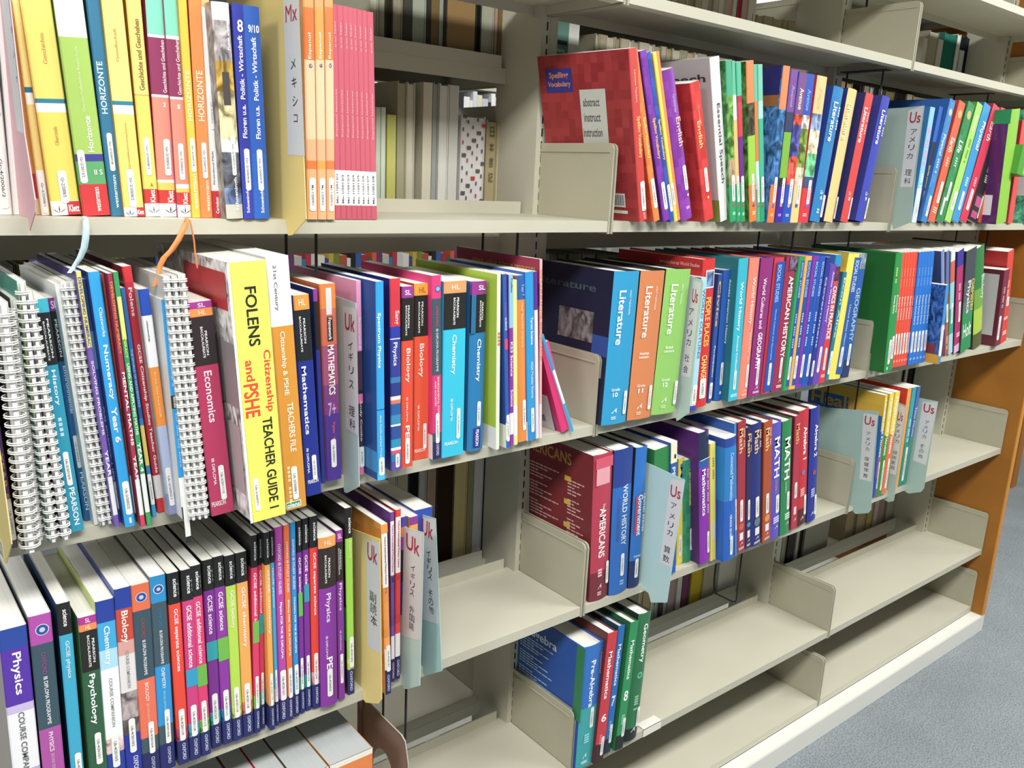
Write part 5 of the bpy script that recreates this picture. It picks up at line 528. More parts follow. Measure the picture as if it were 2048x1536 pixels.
# x, z, width, height, colour, label
BACK = [
(-0.2726, -0.045, 0.0085, 0.2083, 'c8d8c0', 'first pale green far-side book right of the red primers', '', 0),
(-0.2631, -0.045, 0.0086, 0.209, 'd4e0cc', 'second pale green far-side book right of the red primers', '', 0),
(-0.2517, -0.045, 0.0174, 0.1984, 'c8c860', 'short yellow-green book in the upper far-side row', '', 0),
(-0.2323, -0.045, 0.0187, 0.2531, 'a8a488', 'tall beige book beside the short yellow-green one', '', 0),
(-0.2136, -0.045, 0.016, 0.2532, 'ccc8b4', 'wide ivory book on the far side of the rack', '', 0),
(-0.1814, -0.045, 0.0185, 0.2565, 'd8d4bc', 'cream book left of the grey one on the far side', '', 0),
(-0.1619, -0.045, 0.0125, 0.2581, 'a0a4a0', 'grey book on the far side of the rack', '', 0),
(-0.1483, -0.045, 0.0201, 0.2573, 'dcdcd4', 'left of two white books on the far side of the rack', '', 0),
(-0.1272, -0.045, 0.0193, 0.2569, 'd4d4cc', 'right of two white books on the far side of the rack', '', 0),
(-0.1013, -0.045, 0.0533, 0.2096, 'd8d6d4', 'white slipcase with small grey squares on the far side', '', 0),
(-0.0446, -0.045, 0.0253, 0.2051, 'a89c78', 'tan book with vertical characters on the far side', '', 0),
(-0.0182, -0.045, 0.0117, 0.2013, 'd8cca0', 'thin cream book right of the tan one', '', 0),
(-0.003, -0.045, 0.0261, 0.2335, 'ccc8b8', 'white book by the upright post on the far side', '', 0),
(-0.2852, 0.25, 0.0155, 0.29, 'a8a690', '', '', 0),
(-0.2688, 0.25, 0.0101, 0.29, '8e8c78', '', '', 0),
(-0.2577, 0.25, 0.014, 0.29, '2c2418', '', '', 0),
(-0.2428, 0.25, 0.018, 0.29, '8c8870', '', '', 0),
(-0.2239, 0.25, 0.0173, 0.29, '302c24', '', '', 0),
(-0.2056, 0.25, 0.0264, 0.29, '98a090', '', '', 0),
(-0.1782, 0.25, 0.0079, 0.29, '14120e', '', '', 0),
(-0.1693, 0.25, 0.0151, 0.29, '6c5420', '', '', 0),
(-0.1532, 0.25, 0.0081, 0.29, '8c9080', '', '', 0),
(-0.1441, 0.25, 0.0061, 0.29, '100c0a', '', '', 0),
(-0.1369, 0.25, 0.0587, 0.29, '8c6c38', '', '', 0),
(-0.0772, 0.25, 0.0119, 0.29, '14100c', '', '', 0),
(-0.0642, 0.25, 0.0274, 0.29, '9c9c8c', '', '', 0),
(-0.0357, 0.25, 0.0067, 0.29, '98806c', '', '', 0),
(-0.0279, 0.25, 0.0078, 0.29, '6c5028', '', '', 0),
(-0.0189, 0.25, 0.0181, 0.29, '98906c', '', '', 0),
(0.0015, 0.25, 0.0207, 0.29, '3c3428', '', '', 0),
(0.212, -0.045, 0.0113, 0.29, 'b8b098', '', '', 0),
(0.2241, -0.045, 0.0174, 0.29, 'a89c7c', '', '', 0),
(0.2423, -0.045, 0.0238, 0.29, 'c4bca8', '', '', 0),
(0.2669, -0.045, 0.0148, 0.29, '9c9478', '', '', 0),
(0.2826, -0.045, 0.0213, 0.29, 'b4a888', '', '', 0),
(0.3048, -0.045, 0.0121, 0.29, 'c8c4b4', '', '', 0),
(0.3177, -0.045, 0.0186, 0.29, 'a8a08c', '', '', 0),
(0.3371, -0.045, 0.0254, 0.29, 'bcb49c', '', '', 0),
(0.3634, -0.045, 0.0159, 0.29, 'd0ccc0', '', '', 0),
(0.3802, -0.045, 0.0227, 0.29, 'a49c80', '', '', 0),
(0.4038, -0.045, 0.0129, 0.29, 'b8b098', '', '', 0),
(0.4176, -0.045, 0.0199, 0.29, 'a89c7c', '', '', 0),
(0.4385, -0.045, 0.0271, 0.29, 'c4bca8', '', '', 0),
(0.4666, -0.045, 0.017, 0.29, '9c9478', '', '', 0),
(0.4845, -0.045, 0.0244, 0.29, 'b4a888', '', '', 0),
(0.5099, -0.045, 0.0138, 0.29, 'c8c4b4', '', '', 0),
(0.5247, -0.045, 0.0213, 0.29, 'a8a08c', '', '', 0),
(0.547, -0.045, 0.0291, 0.29, 'bcb49c', '', '', 0),
(0.5772, -0.045, 0.0182, 0.29, 'd0ccc0', '', '', 0),
(0.5964, -0.045, 0.0262, 0.29, 'a49c80', '', '', 0),
(0.6236, -0.045, 0.0149, 0.29, 'a85060', '', '', 0),
(0.6396, -0.045, 0.0229, 0.29, 'a85060', '', '', 0),
(0.3035, 0.39, 0.0212, 0.29, '9c9478', '', '', 0),
(0.3256, 0.39, 0.0107, 0.29, 'b4a888', '', '', 0),
(0.3371, 0.39, 0.0144, 0.29, 'c8c4b4', '', '', 0),
(0.3524, 0.39, 0.0182, 0.29, 'a8a08c', '', '', 0),
(0.3715, 0.39, 0.0222, 0.29, 'bcb49c', '', '', 0),
(0.3947, 0.39, 0.0112, 0.29, 'd0ccc0', '', '', 0),
(0.4067, 0.39, 0.0151, 0.29, 'a49c80', '', '', 0),
(0.4228, 0.39, 0.0191, 0.29, 'b8b098', '', '', 0),
(0.4428, 0.39, 0.0233, 0.29, 'a89c7c', '', '', 0),
(0.4671, 0.39, 0.0117, 0.29, 'c4bca8', '', '', 0),
(0.4797, 0.39, 0.0158, 0.29, '9c9478', '', '', 0),
(0.4965, 0.39, 0.0201, 0.29, 'b4a888', '', '', 0),
(0.5176, 0.39, 0.0245, 0.29, 'c8c4b4', '', '', 0),
(0.543, 0.39, 0.0123, 0.29, 'a8a08c', '', '', 0),
(0.5563, 0.39, 0.0166, 0.29, 'bcb49c', '', '', 0),
(0.574, 0.39, 0.0211, 0.29, 'd0ccc0', '', '', 0),
(0.5961, 0.39, 0.0257, 0.29, 'c8a8a0', '', '', 0),
(0.6228, 0.39, 0.0129, 0.29, 'd8d4c8', '', '', 0),
(0.6368, 0.39, 0.0175, 0.29, 'a83c50', '', '', 0),
(0.6554, 0.39, 0.0222, 0.29, 'c8a8a0', '', '', 0),
(0.6786, 0.39, 0.0271, 0.29, 'd8d4c8', '', '', 0),
(0.6953, 0.39, 0.0173, 0.0547, 'a89c7a', '', '', 0),
(0.7137, 0.39, 0.025, 0.056, 'a89c7a', '', '', 0),
(0.7398, 0.39, 0.033, 0.0576, 'a89c7a', '', '', 0),
(0.7739, 0.39, 0.0415, 0.0596, 'a89c7a', '', '', 0),
(0.8166, 0.39, 0.0186, 0.0598, 'a89c7a', '', '', 0),
(0.8364, 0.39, 0.0269, 0.0611, 'a89c7a', '', '', 0),
(1.0448, -0.045, 0.0693, 0.29, '94785c', '', '', 0),
(1.1213, -0.045, 0.0286, 0.29, 'a8906c', '', '', 0),
(1.1859, -0.045, 0.0172, 0.29, '181410', '', '', 0),
(1.2089, -0.045, 0.0225, 0.29, '847868', '', '', 0),
(1.2399, -0.045, 0.0152, 0.29, 'b0b0ac', '', '', 0),
(1.2609, -0.045, 0.0231, 0.29, '14120e', '', '', 0),
(1.2875, -0.045, 0.013, 0.29, 'b8b8bc', '', '', 0),
(1.3226, -0.045, 0.048, 0.29, '6c6444', '', '', 0),
(1.3779, -0.045, 0.0549, 0.29, '0c0a08', '', '', 0),
(1.4407, -0.045, 0.0282, 0.29, '948870', '', '', 0),
(1.4759, -0.045, 0.0932, 0.29, '8c806c', '', '', 0),
(1.579, -0.045, 0.0608, 0.29, '1c5048', '', '', 0),
(1.6486, -0.045, 0.0438, 0.29, '8c8878', '', '', 0),
(1.7075, -0.045, 0.0812, 0.29, '403828', '', '', 0),
(1.4852, 0.39, 0.0285, 0.1088, 'c4c0b0', '', '', 0),
(1.5166, 0.39, 0.0525, 0.1295, 'a09c88', '', '', 0),
(1.572, 0.39, 0.0298, 0.1134, 'c8c4b4', '', '', 0),
(1.6048, 0.39, 0.0764, 0.1374, '1c6c5c', '', '', 0),
(1.6843, 0.39, 0.0219, 0.1415, 'd8d8d0', '', '', 0),
(1.7125, 0.39, 0.0286, 0.1003, 'c0c4cc', '', '', 0),
(1.7443, 0.39, 0.1084, 0.1412, '0c1c2c', '', '', 0),
(1.8595, 0.39, 0.0238, 0.1477, '505030', '', '', 0),
(1.8866, 0.39, 0.0518, 0.1473, 'c4bc3c', '', '', 0),
(0.1151, -0.37, 0.0093, 0.2868, 'c8c8c4', '', '', 0),
(0.1257, -0.37, 0.0175, 0.2865, 'a8acac', '', '', 0),
(0.1473, -0.37, 0.0233, 0.2861, '9c9878', '', '', 0),
(0.1761, -0.37, 0.0365, 0.2854, '8c8870', '', '', 0),
(0.2154, -0.37, 0.0346, 0.2846, 'c8c8c8', '', '', 0),
(0.2574, -0.37, 0.0707, 0.2835, '8c8c80', '', '', 0),
(0.3328, -0.37, 0.014, 0.2825, '6c685c', '', '', 0),
(-0.8342, -0.37, 0.0193, 0.29, 'dcdcdc', '', '', 0),
(-0.8143, -0.37, 0.0023, 0.29, '74747c', '', '', 0),
(-0.8114, -0.37, 0.0099, 0.29, '7c8430', '', '', 0),
(-0.8004, -0.37, 0.0088, 0.29, 'd84c24', '', '', 0),
(-0.791, -0.37, 0.0047, 0.29, '1c1412', '', '', 0),
(-0.2842, -0.7, 0.0307, 0.29, '0c0c0a', '', '', 0),
(-0.2417, -0.7, 0.0196, 0.29, 'b4b4a8', '', '', 0),
(-0.221, -0.7, 0.0222, 0.29, 'a8a488', '', '', 0),
(-0.1976, -0.7, 0.0227, 0.29, '0c0e10', '', '', 0),
(-0.1738, -0.7, 0.0173, 0.29, 'a8a8a4', '', '', 0),
(-0.1553, -0.7, 0.0199, 0.29, '988468', '', '', 0),
(-0.1342, -0.7, 0.0409, 0.29, '2c1c12', '', '', 0),
(-0.0908, -0.7, 0.031, 0.29, 'c4b480', '', '', 0),
(-0.0586, -0.7, 0.0139, 0.29, '8c8a60', '', '', 0),
(-0.0434, -0.7, 0.0231, 0.29, 'cccccc', '', '', 0),
(-0.019, -0.7, 0.0288, 0.29, '0a0a08', '', '', 0),
(0.0111, -0.7, 0.008, 0.29, 'a0a0a0', '', '', 0),
(0.4832, -1.0321, 0.0132, 0.29, 'c8c4a8', '', '', 0),
(0.5002, -1.0321, 0.0269, 0.29, 'c8ac80', '', '', 0),
(0.531, -1.0321, 0.0136, 0.29, 'd8d8d0', '', '', 0),
(0.5485, -1.0321, 0.0118, 0.29, 'c4c4c4', '', '', 0),
(0.5643, -1.0321, 0.0139, 0.29, '443c3c', '', '', 0),
(0.5822, -1.0321, 0.0121, 0.29, 'd0ccc8', '', '', 0),
(0.5983, -1.0321, 0.0286, 0.29, 'c0a4a8', '', '', 0),
(0.631, -1.0321, 0.0187, 0.29, 'dcdcd8', '', '', 0),
(0.6539, -1.0321, 0.0275, 0.29, '7c4c6c', '', '', 0),
(0.6877, -1.0321, 0.0455, 0.29, 'd0b838', '', '', 0),
(0.7377, -1.0321, 0.0492, 0.29, 'b8b094', '', '', 0),
(0.8051, -1.0321, 0.2067, 0.29, 'e0e0da', '', '', 0),
(1.1, -1.0321, 0.0214, 0.29, 'a8a89c', '', '', 0),
(1.1289, -1.0321, 0.0382, 0.29, '0c0a08', '', '', 0),
(1.1744, -1.0321, 0.0139, 0.29, 'c8c8c4', '', '', 0),
(1.1934, -1.0321, 0.014, 0.29, '14120e', '', '', 0),
(1.2182, -1.0321, 0.1346, 0.29, '98988c', '', '', 0),
(1.4528, -1.0321, 0.0515, 0.29, 'a89878', '', '', 0),
(1.5223, -1.0321, 0.0533, 0.29, 'b0a484', '', '', 0),
(1.5842, -1.0321, 0.0307, 0.29, 'bca850', '', '', 0),
(1.6276, -1.0321, 0.0278, 0.29, 'c4bcb4', '', '', 0),
(1.6582, -1.0321, 0.0389, 0.29, 'a8908c', '', '', 0),
(1.7101, -1.0321, 0.1179, 0.29, 'a8a494', '', '', 0),
(1.8472, -1.0321, 0.0776, 0.29, '0c0c0a', '', '', 0),
(1.9267, -1.0321, 0.0927, 0.29, 'a8a8a4', '', '', 0),
(2.021, -1.0321, 0.0207, 0.29, '14140e', '', '', 0),
(1.6328, -0.7, 0.0368, 0.29, 'b8b4a4', '', '', 0),
(1.6731, -0.7, 0.0136, 0.29, '14120e', '', '', 0),
(1.6935, -0.7, 0.0137, 0.29, 'c8c4b8', '', '', 0),
(1.7106, -0.7, 0.0242, 0.29, '2c2420', '', '', 0),
(1.7383, -0.7, 0.0175, 0.29, '0c0a08', '', '', 0),
(1.7629, -0.7, 0.0213, 0.29, 'b8b8ac', '', '', 0),
(1.7913, -0.7, 0.0252, 0.29, 'c4c0b4', '', '', 0),
(1.8237, -0.7, 0.0182, 0.29, '803018', '', '', 0),
(1.8492, -0.7, 0.052, 0.29, 'c0b8a0', '', '', 0)]
# ---------------- books ----------------
KIND = dict(spiral='spiral_bound_manual', binder='ring_binder')
def outline(t, d, R, ct):
    """cover cross-section (outer, inner) from the left fore-edge round the spine to the right fore-edge"""
    if R:
        bl = min(.004, t*.12); N = 6
        o = [(0, d)] + [(t*i/N, bl*(2*i/N-1)**2) for i in range(N+1)] + [(t, d)]
        q = [(ct, d)] + [(ct+(t-2*ct)*i/N, ct+bl*(2*i/N-1)**2) for i in range(N+1)] + [(t-ct, d)]
    else:
        r = min(.0014, t*.14)
        o = [(0, d), (0, r), (r, 0), (t-r, 0), (t, r), (t, d)]
        q = [(ct, d), (ct, r+ct*.6), (r+ct*.4, ct), (t-r-ct*.4, ct), (t-ct, r+ct*.6), (t-ct, d)]
    return o, q
def make_book(L):
    X, Y, row, t, h, d, lean, label, g, cov, bands, deco, flags = L
    X, Y, t, h, d, lean = (float(v or 0) for v in (X, Y, t, h, d, lean)); z = ZR[row]
    F = dict((f.split('=')+[1])[:2] for f in flags.split(',') if f)
    kind = F.get('kind', ''); hb = 'hb' in F
    name = KIND.get(kind, 'textbook' if hb else 'paperback_book')
    if 'booklet' in label or 'reader' in label or 'module' in label: name = 'booklet'
    off = 0 if lean <= 0 else -t
    root = thing(name, label, 'binder' if kind == 'binder' else 'book', (X, Y, z+.0003), GROUPS[int(g)], (0, math.radians(lean), math.radians(float(F.get('yaw', 0)))))
    ct = .0026 if hb else (.0022 if kind == 'binder' else .0007)
    ct = min(ct, t*.2)
    if kind == 'spiral':
        rr = float(F['ring'])/2; pt = t*.8; y0 = rr*.9
        m = MB(); m.box(off, off+pt, y0, d, 0, h, paper('e6e4de')); m.build('page_block', root)
        m = MB(); m.box(off-.0008, off-.0001, y0-.001, d+.001, -.0, h+.001, mat(cov)); m.box(off+pt+.0001, off+pt+.0008, y0-.001, d+.001, 0, h+.001, mat('dcdcd8')); 
        m.box(off+pt*.25, off+pt*.75, -rr*.15, y0-.0012, 0, h-.001, mat('e6e6e4')); m.build('cover', root)
        m = MB(); n = int(h/.0095); cy = y0-rr*.25
        for i in range(n):
            zc = .006+i*.0095
            for dz in (0, .0022):
                m.tube([(off+pt*.5+math.cos(a)*max(rr, pt*.72)*.95, cy+math.sin(a)*rr, zc+dz) for a in [math.pi*2*q/12 for q in range(12)]], .0008, WHITE, 4, True)
        m.build('wire_binding', root, True)
        D = [x for x in deco.split(';') if x]
    else:
        bd = []
        for b in bands.split(): f, c = b.split(':'); bd.append((float(f), c))
        zs = [h] + [h*(1-f) for f, c in bd]; zs[-1] = 0
        o, q = outline(t, d, 'R' in F or (hb and t > .03), ct)
        rough = .12 if 'gl' in F else None
        m = MB(); mc = mat(cov, rough); n = len(o)
        for i, (f, c) in enumerate(bd):
            zt, zb = zs[i], zs[i+1]; mm = mat(c); k0 = len(m.v)
            m.v += [(off+x, y, zt) for x, y in o] + [(off+x, y, zb) for x, y in o]
            ks, kc = m.mi(mm), m.mi(mm if 'wrap' in F else mc)
            for a in range(n-1):
                m.f.append((k0+a, k0+n+a, k0+n+a+1, k0+a+1)); m.m.append(kc if a in (0, n-2) else ks)
        i0 = len(m.v); kc = m.mi(mat('f0efec') if not hb else mc)
        m.v += [(off+x, y, zz) for zz in (h, 0) for x, y in q]
        for a in range(n-1): m.f.append((i0+a+1, i0+n+a+1, i0+n+a, i0+a)); m.m.append(kc)
        ke = m.mi(mat(F['ed']) if 'ed' in F else (mc if hb else mat('dcdcd6')))
        i1 = len(m.v)
        m.v += [(off+x, y, h) for x, y in o] + [(off+x, y, h) for x, y in q] + [(off+x, y, 0) for x, y in o] + [(off+x, y, 0) for x, y in q]
        kt = m.mi(mat(bd[0][1])); kb = m.mi(mat(bd[-1][1]))
        for a in range(n-1):
            s = a in (0, n-2)
            m.f.append((i1+a, i1+a+1, i1+n+a+1, i1+n+a)); m.m.append(ke if s else kt)
            m.f.append((i1+2*n+a+1, i1+2*n+a, i1+3*n+a, i1+3*n+a+1)); m.m.append(ke if s else kb)
        for a in (0, n-1):
            m.f.append((i1+a, i1+n+a, i1+3*n+a, i1+2*n+a)); m.m.append(ke)
        m.build('cover', root)
        ov = .0035 if hb else .0006
        m = MB(); tone = random.choice(('f2f0ea', 'eeece4', 'f4f3f0'))
        m.box(off+ct+.0002, off+t-ct-.0002, max(ct*1.6, .004), d-ov, ov*.8, h-ov, paper(F.get('pg') or (tone if kind != 'binder' else 'e4e2da'))); m.build('page_block', root)
        D = [x for x in deco.split(';') if x]
    if 'tail' in F:
        m = MB(); m.box(off+.001, off+t, -.0012, -.0006, -.022, .03, WHITE); m.box(off+.001, off+t, -.0012, -.0006, -.03, -.0221, mat('1c2020')); m.build('label_tail', root)
    # printing on the spine and on the left-hand cover
    ey = -.00035
    m = MB(); st = MB(); cm = MB(); layer = 0
    for it in D:
        a = it.split('|'); op = a[0]; layer += 1; yy = ey-.00003*layer
        if op in 'UDHV':
            s = a[1]; f0, f1, xc, w = map(float, a[2:6]); mm = mat(a[6], .5)
            zt, zb = h*(1-f0), h*(1-f1)
            if s == '#':   # a line of print too small to read: short dashes
                n = max(3, int((zt-zb)/.005)); 
                for i in range(n):
                    if (i*7) % 5 == 0: continue
                    za = zt-(zt-zb)*i/n; m.box(off+t*(xc-w/2), off+t*(xc+w/2), yy, yy+.0001, za-(zt-zb)/n*.7, za, mm)
                continue
            gl = glyphs(s)
            if op == 'D': m.add(gl, lambda x, y: (off+t*(xc-w/2)+y*t*w, yy, zt-x*(zt-zb)), mm)
            elif op == 'U': m.add(gl, lambda x, y: (off+t*(xc+w/2)-y*t*w, yy, zb+x*(zt-zb)), mm)
            else: m.add(gl, lambda x, y: (off+t*(xc-w/2)+x*t*w, yy, zb+y*(zt-zb)), mm)
        elif op == 'R':
            f0, f1, x0, x1 = map(float, a[1:5]); m.box(off+t*x0, off+t*x1, yy, yy+.0002, h*(1-f1), h*(1-f0), mat(a[5]))
        elif op == 'C':
            f, xc, w = map(float, a[1:4]); r = t*w/2
            m.poly([(off+t*xc+r*math.cos(q/14*6.2832), yy, h*(1-f)+r*math.sin(q/14*6.2832)) for q in range(14)], mat(a[4]))
        elif op in 'AF':   # small emblem: leaning triangle over a bar / three petals
            f0, f1, xc, w = map(float, a[1:5]); x0, x1 = off+t*(xc-w/2), off+t*(xc+w/2); zt, zb = h*(1-f0), h*(1-f1); mm = mat(a[5]); xm = (x0+x1)/2
            if op == 'A':
                m.poly([(x0, yy, zb), (x0+(x1-x0)*.25, yy, zb), (x1, yy, zt)], mm); m.poly([(xm, yy, zt*.6+zb*.4), (x1, yy, zt), (x1, yy, zb)], mm)
            else:
                for p in (-.9, 0, .9):
                    c, s2 = math.sin(p), math.cos(p); L2 = (zt-zb)*.95; W2 = (x1-x0)*.09
                    m.poly([(xm, yy, zb), (xm+c*L2*.5-W2, yy, zb+s2*L2*.5), (xm+c*L2, yy, zb+s2*L2), (xm+c*L2*.5+W2, yy, zb+s2*L2*.5)], mm)
        elif op == 'S':
            f0, f1, xc, w = map(float, a[1:5]); x0, x1 = off+t*(xc-w/2), off+t*(xc+w/2); zt, zb = h*(1-f0), h*(1-f1); r = min(.002, (x1-x0)*.25)
            ys = yy-.0002
            ring = [(x0+r, zb), (x1-r, zb), (x1, zb+r), (x1, zt-r), (x1-r, zt), (x0+r, zt), (x0, zt-r), (x0, zb+r)]
            st.poly([(x, ys, q) for x, q in ring], WHITE)
            tx = F.get('px') or ('Us-2/2006/3' if X > .0 else 'Uk-4/2009/2')
            st.add(glyphs(tx), lambda x, y: (x0+(x1-x0)*.3+y*(x1-x0)*.4, ys-.0001, zt-(zt-zb)*(.22+x*.6)), INK)
        elif op in ('cR', 'cT', 'cB', 'L'):
            def cv(u, f, e): return (off-.0003-e, d*u, h*(1-f))
            u0, u1, f0, f1 = map(float, a[1:5]) if op != 'cT' else map(float, a[2:6])
            e = .00004*layer
            if op == 'cR': cm.poly([cv(u1, f0, e), cv(u1, f1, e), cv(u0, f1, e), cv(u0, f0, e)], mat(a[5]))
            elif op == 'cB':
                n = 13
                for i in range(n):
                    ua = u0+(u1-u0)*i/n; ub = ua+(u1-u0)/n*(.35+.3*((i*5) % 3)/2)
                    cm.poly([cv(ub, f0, e), cv(ub, f1, e), cv(ua, f1, e), cv(ua, f0, e)], mat('30302e'))
            elif op == 'L':
                n = int((f1-f0)/.022)
                for i in range(n):
                    if i % 6 == 5: continue
                    fa = f0+(f1-f0)*i/n; ub = u0+(u1-u0)*(.15+.5*((i*7) % 5)/4)
                    x = u1
                    while x > ub+.02:
                        wd = .03+.02*((i*3+int(x*50)) % 3); cm.poly([cv(x, fa, e), cv(x, fa+.009, e), cv(max(ub, x-wd), fa+.009, e), cv(max(ub, x-wd), fa, e)], mat(a[5])); x -= wd+.008
            else: cm.add(glyphs(a[1]), lambda x, y: cv(u1-(u1-u0)*x, f1-(f1-f0)*y, e), mat(a[6]))
    if m.v: m.build('spine_print', root)
    if st.v: st.build('call_number_label', root)
    if cm.v: cm.build('cover_print', root)
    return root
for ln in BOOKDATA.strip('\n').split('\n'):
    make_book(ln.split('\t'))
# ---------------- card dividers ----------------
for lab, col, X, P, Q, T in CARDS:
    t = thing('card_divider', lab, 'divider', (X, 0, 0))
    zt = max(p[1] for p in P[:2]); last = P[-1]
    poly = [tuple(p) for p in P] + [(.17, last[1]+.003), (.17, P[0][1]-.004)]
    zmin = min(last[1], ZR['C']) if last[1] < -.6 else last[1]
    cm_ = noisy('divider_card_'+col, col, .03, 12, .6, spec=.2)
    m = MB(); m.prism_x(poly, -.0005, .0005, cm_); m.build('card', t)
    if len(Q) == 4 and T:
        m = MB(); m.poly([(-.0008, y, z) for y, z in (Q[0], Q[3], Q[2], Q[1])], mat('d8dadc'))
        w = abs(Q[1][0]-Q[0][0])
        for s, y, z, hh in T:
            red = s in ('Mx', 'Uk', 'Us')
            ww = w*.74 if red else min(w*.6, hh*1.15)
            m.add(glyphs(s, .012 if red else .03), lambda a, b: (-.0011, y+ww/2-a*ww, z-hh/2+b*hh), mat('b01c38' if red else '1a1a1c', .6))
        m.build('label_strip', t)
# ribbon bookmarks hanging over the upper shelf edge
for lab, col, pts, w in (('pale blue ribbon bookmark hanging over the upper left shelf edge', 'bcd8e0', RIB[0], .0055), ('wide orange ribbon bookmark curling down from the upper left shelf', 'f08a3c', RIB[1], .0055), ('thin orange ribbon bookmark end hanging beside the wide one', 'e87a34', RIB[2], .002)):
    t = thing('ribbon_bookmark', lab, 'bookmark', (0, 0, 0))
    m = MB(); k = m.mi(mat(col, .5)); n = len(pts)
    for i, (x, y, z) in enumerate(pts):
        ww = w*(.45+.55*math.sin(math.pi*min(1, (i+.6)/n))) if w > .003 else w*.5
        m.v += [(x-ww*.6, y, z), (x+ww*.6, y-.002, z), (x+ww*.6, y-.0016, z+.0003), (x-ww*.6, y+.0004, z+.0003)]
    for i in range(n-1):
        for q in range(4): m.f.append((i*4+q, i*4+(q+1) % 4, i*4+4+(q+1) % 4, i*4+4+q)); m.m.append(k)
    m.build('ribbon', t, True)
# brown steel bookend on the bottom left shelf
t = thing('metal_bookend', 'brown steel bookend with a round hole on the bottom left shelf', 'bookend', (-.385, 0, ZR['D']+.0003))
BR = mat('86766a', .4); bm_ = bmesh.new()
out = [(.125, 0), (.125, .205), (.122, .226), (.112, .237), (-.004, .237), (-.014, .232), (-.024, .2), (-.027, .15), (-.027, 0)]
N = 24; hole = [(.052+.034*math.cos(2*math.pi*i/N), .125+.05*math.sin(2*math.pi*i/N)) for i in range(N)]
vo = [bm_.verts.new((0, y, z)) for y, z in out]; vh = [bm_.verts.new((0, y, z)) for y, z in hole]
eo = [bm_.edges.new((vo[i], vo[(i+1) % len(vo)])) for i in range(len(vo))]; eh = [bm_.edges.new((vh[i], vh[(i+1) % N])) for i in range(N)]
bmesh.ops.triangle_fill(bm_, use_beauty=True, edges=eo+eh)
bmesh.ops.solidify(bm_, geom=bm_.faces[:], thickness=.0012)
me = bpy.data.meshes.new('upright_plate'); bm_.to_mesh(me); bm_.free(); me.materials.append(BR)
o = bpy.data.objects.new('upright_plate', me); COL.objects.link(o); o.parent = t
m = MB(); m.box(-.006, .006, .1262, .128, 0, .232, BR); m.build('back_flange', t)
m = MB(); m.box(-.09, -.002, -.027, .125, 0, .0012, BR); m.build('foot_plate', t)
m = MB(); m.tube([(-.0006, -.0275, 0), (-.0006, -.0275, .15), (-.0006, -.0245, .2), (-.0006, -.015, .2325), (-.0006, -.004, .2375), (-.0006, .11, .2375)], .0009, mat('c8c0b8', .4), 6); m.build('edge_trim', t)
# thick directories on the bottom left shelf, only their tops in view
for i, (x0, w, c, sp, lab) in enumerate(((-.5215, .070, 'e8862c', 'e88030', 'thick orange-edged textbook at the right of the bottom left row'), (-.5735, .050, '2c7c54', 'c83850', 'thick textbook with a green edge second from the right on the bottom left shelf'), (-.6095, .034, 'c83060', 'a04060', 'thick textbook with a pink edge on the bottom left shelf'), (-.6435, .032, 'e86030', '5048a0', 'textbook with an orange and violet edge on the bottom left shelf'), (-.690, .044, '3040a0', '3060a0', 'textbook with a dark blue edge at the left of the bottom row'))):
    b = make_book(['%g' % x0, '-.03', 'D', '%g' % w, '.258', '.21', '0', lab, str(GROUPS.index(DG)), c, '.03:f0e8d8 1:'+sp, '', 'pg=b0b4b6,ed='+c])  # pages are greyish stock; the dim light on them is put into the tone too
# little green box clipped onto the science books
t = thing('green_card_box', 'small green card box wedged between the science books on the upper right shelf', 'box', (1.405, -.035, .125), None, (0, math.radians(8), 0))
m = MB(); m.box(-.03, .022, -.03, .02, 0, .072, mat('4c9c28')); m.build('box_body', t)
m = MB(); m.box(.002, .0218, -.0306, -.0301, .004, .068, mat('7cc850')); m.box(.008, .014, -.0308, -.0305, .03, .04, mat('2c4c1c')); m.build('box_front', t)
# white label holder clipped to the bottom middle shelf
t = thing('label_holder', 'clear white plastic label holder on the bottom middle shelf edge', 'label', (.205, -.001, ZR['D']))
m = MB(); m.box(-.004, .05, -.0012, .0, -.0165, .002, mat('e8e6dc', .2)); m.box(-.004, .05, -.0012, .02, .0004, .0022, mat('e8e6dc', .2)); m.build('holder_strip', t)
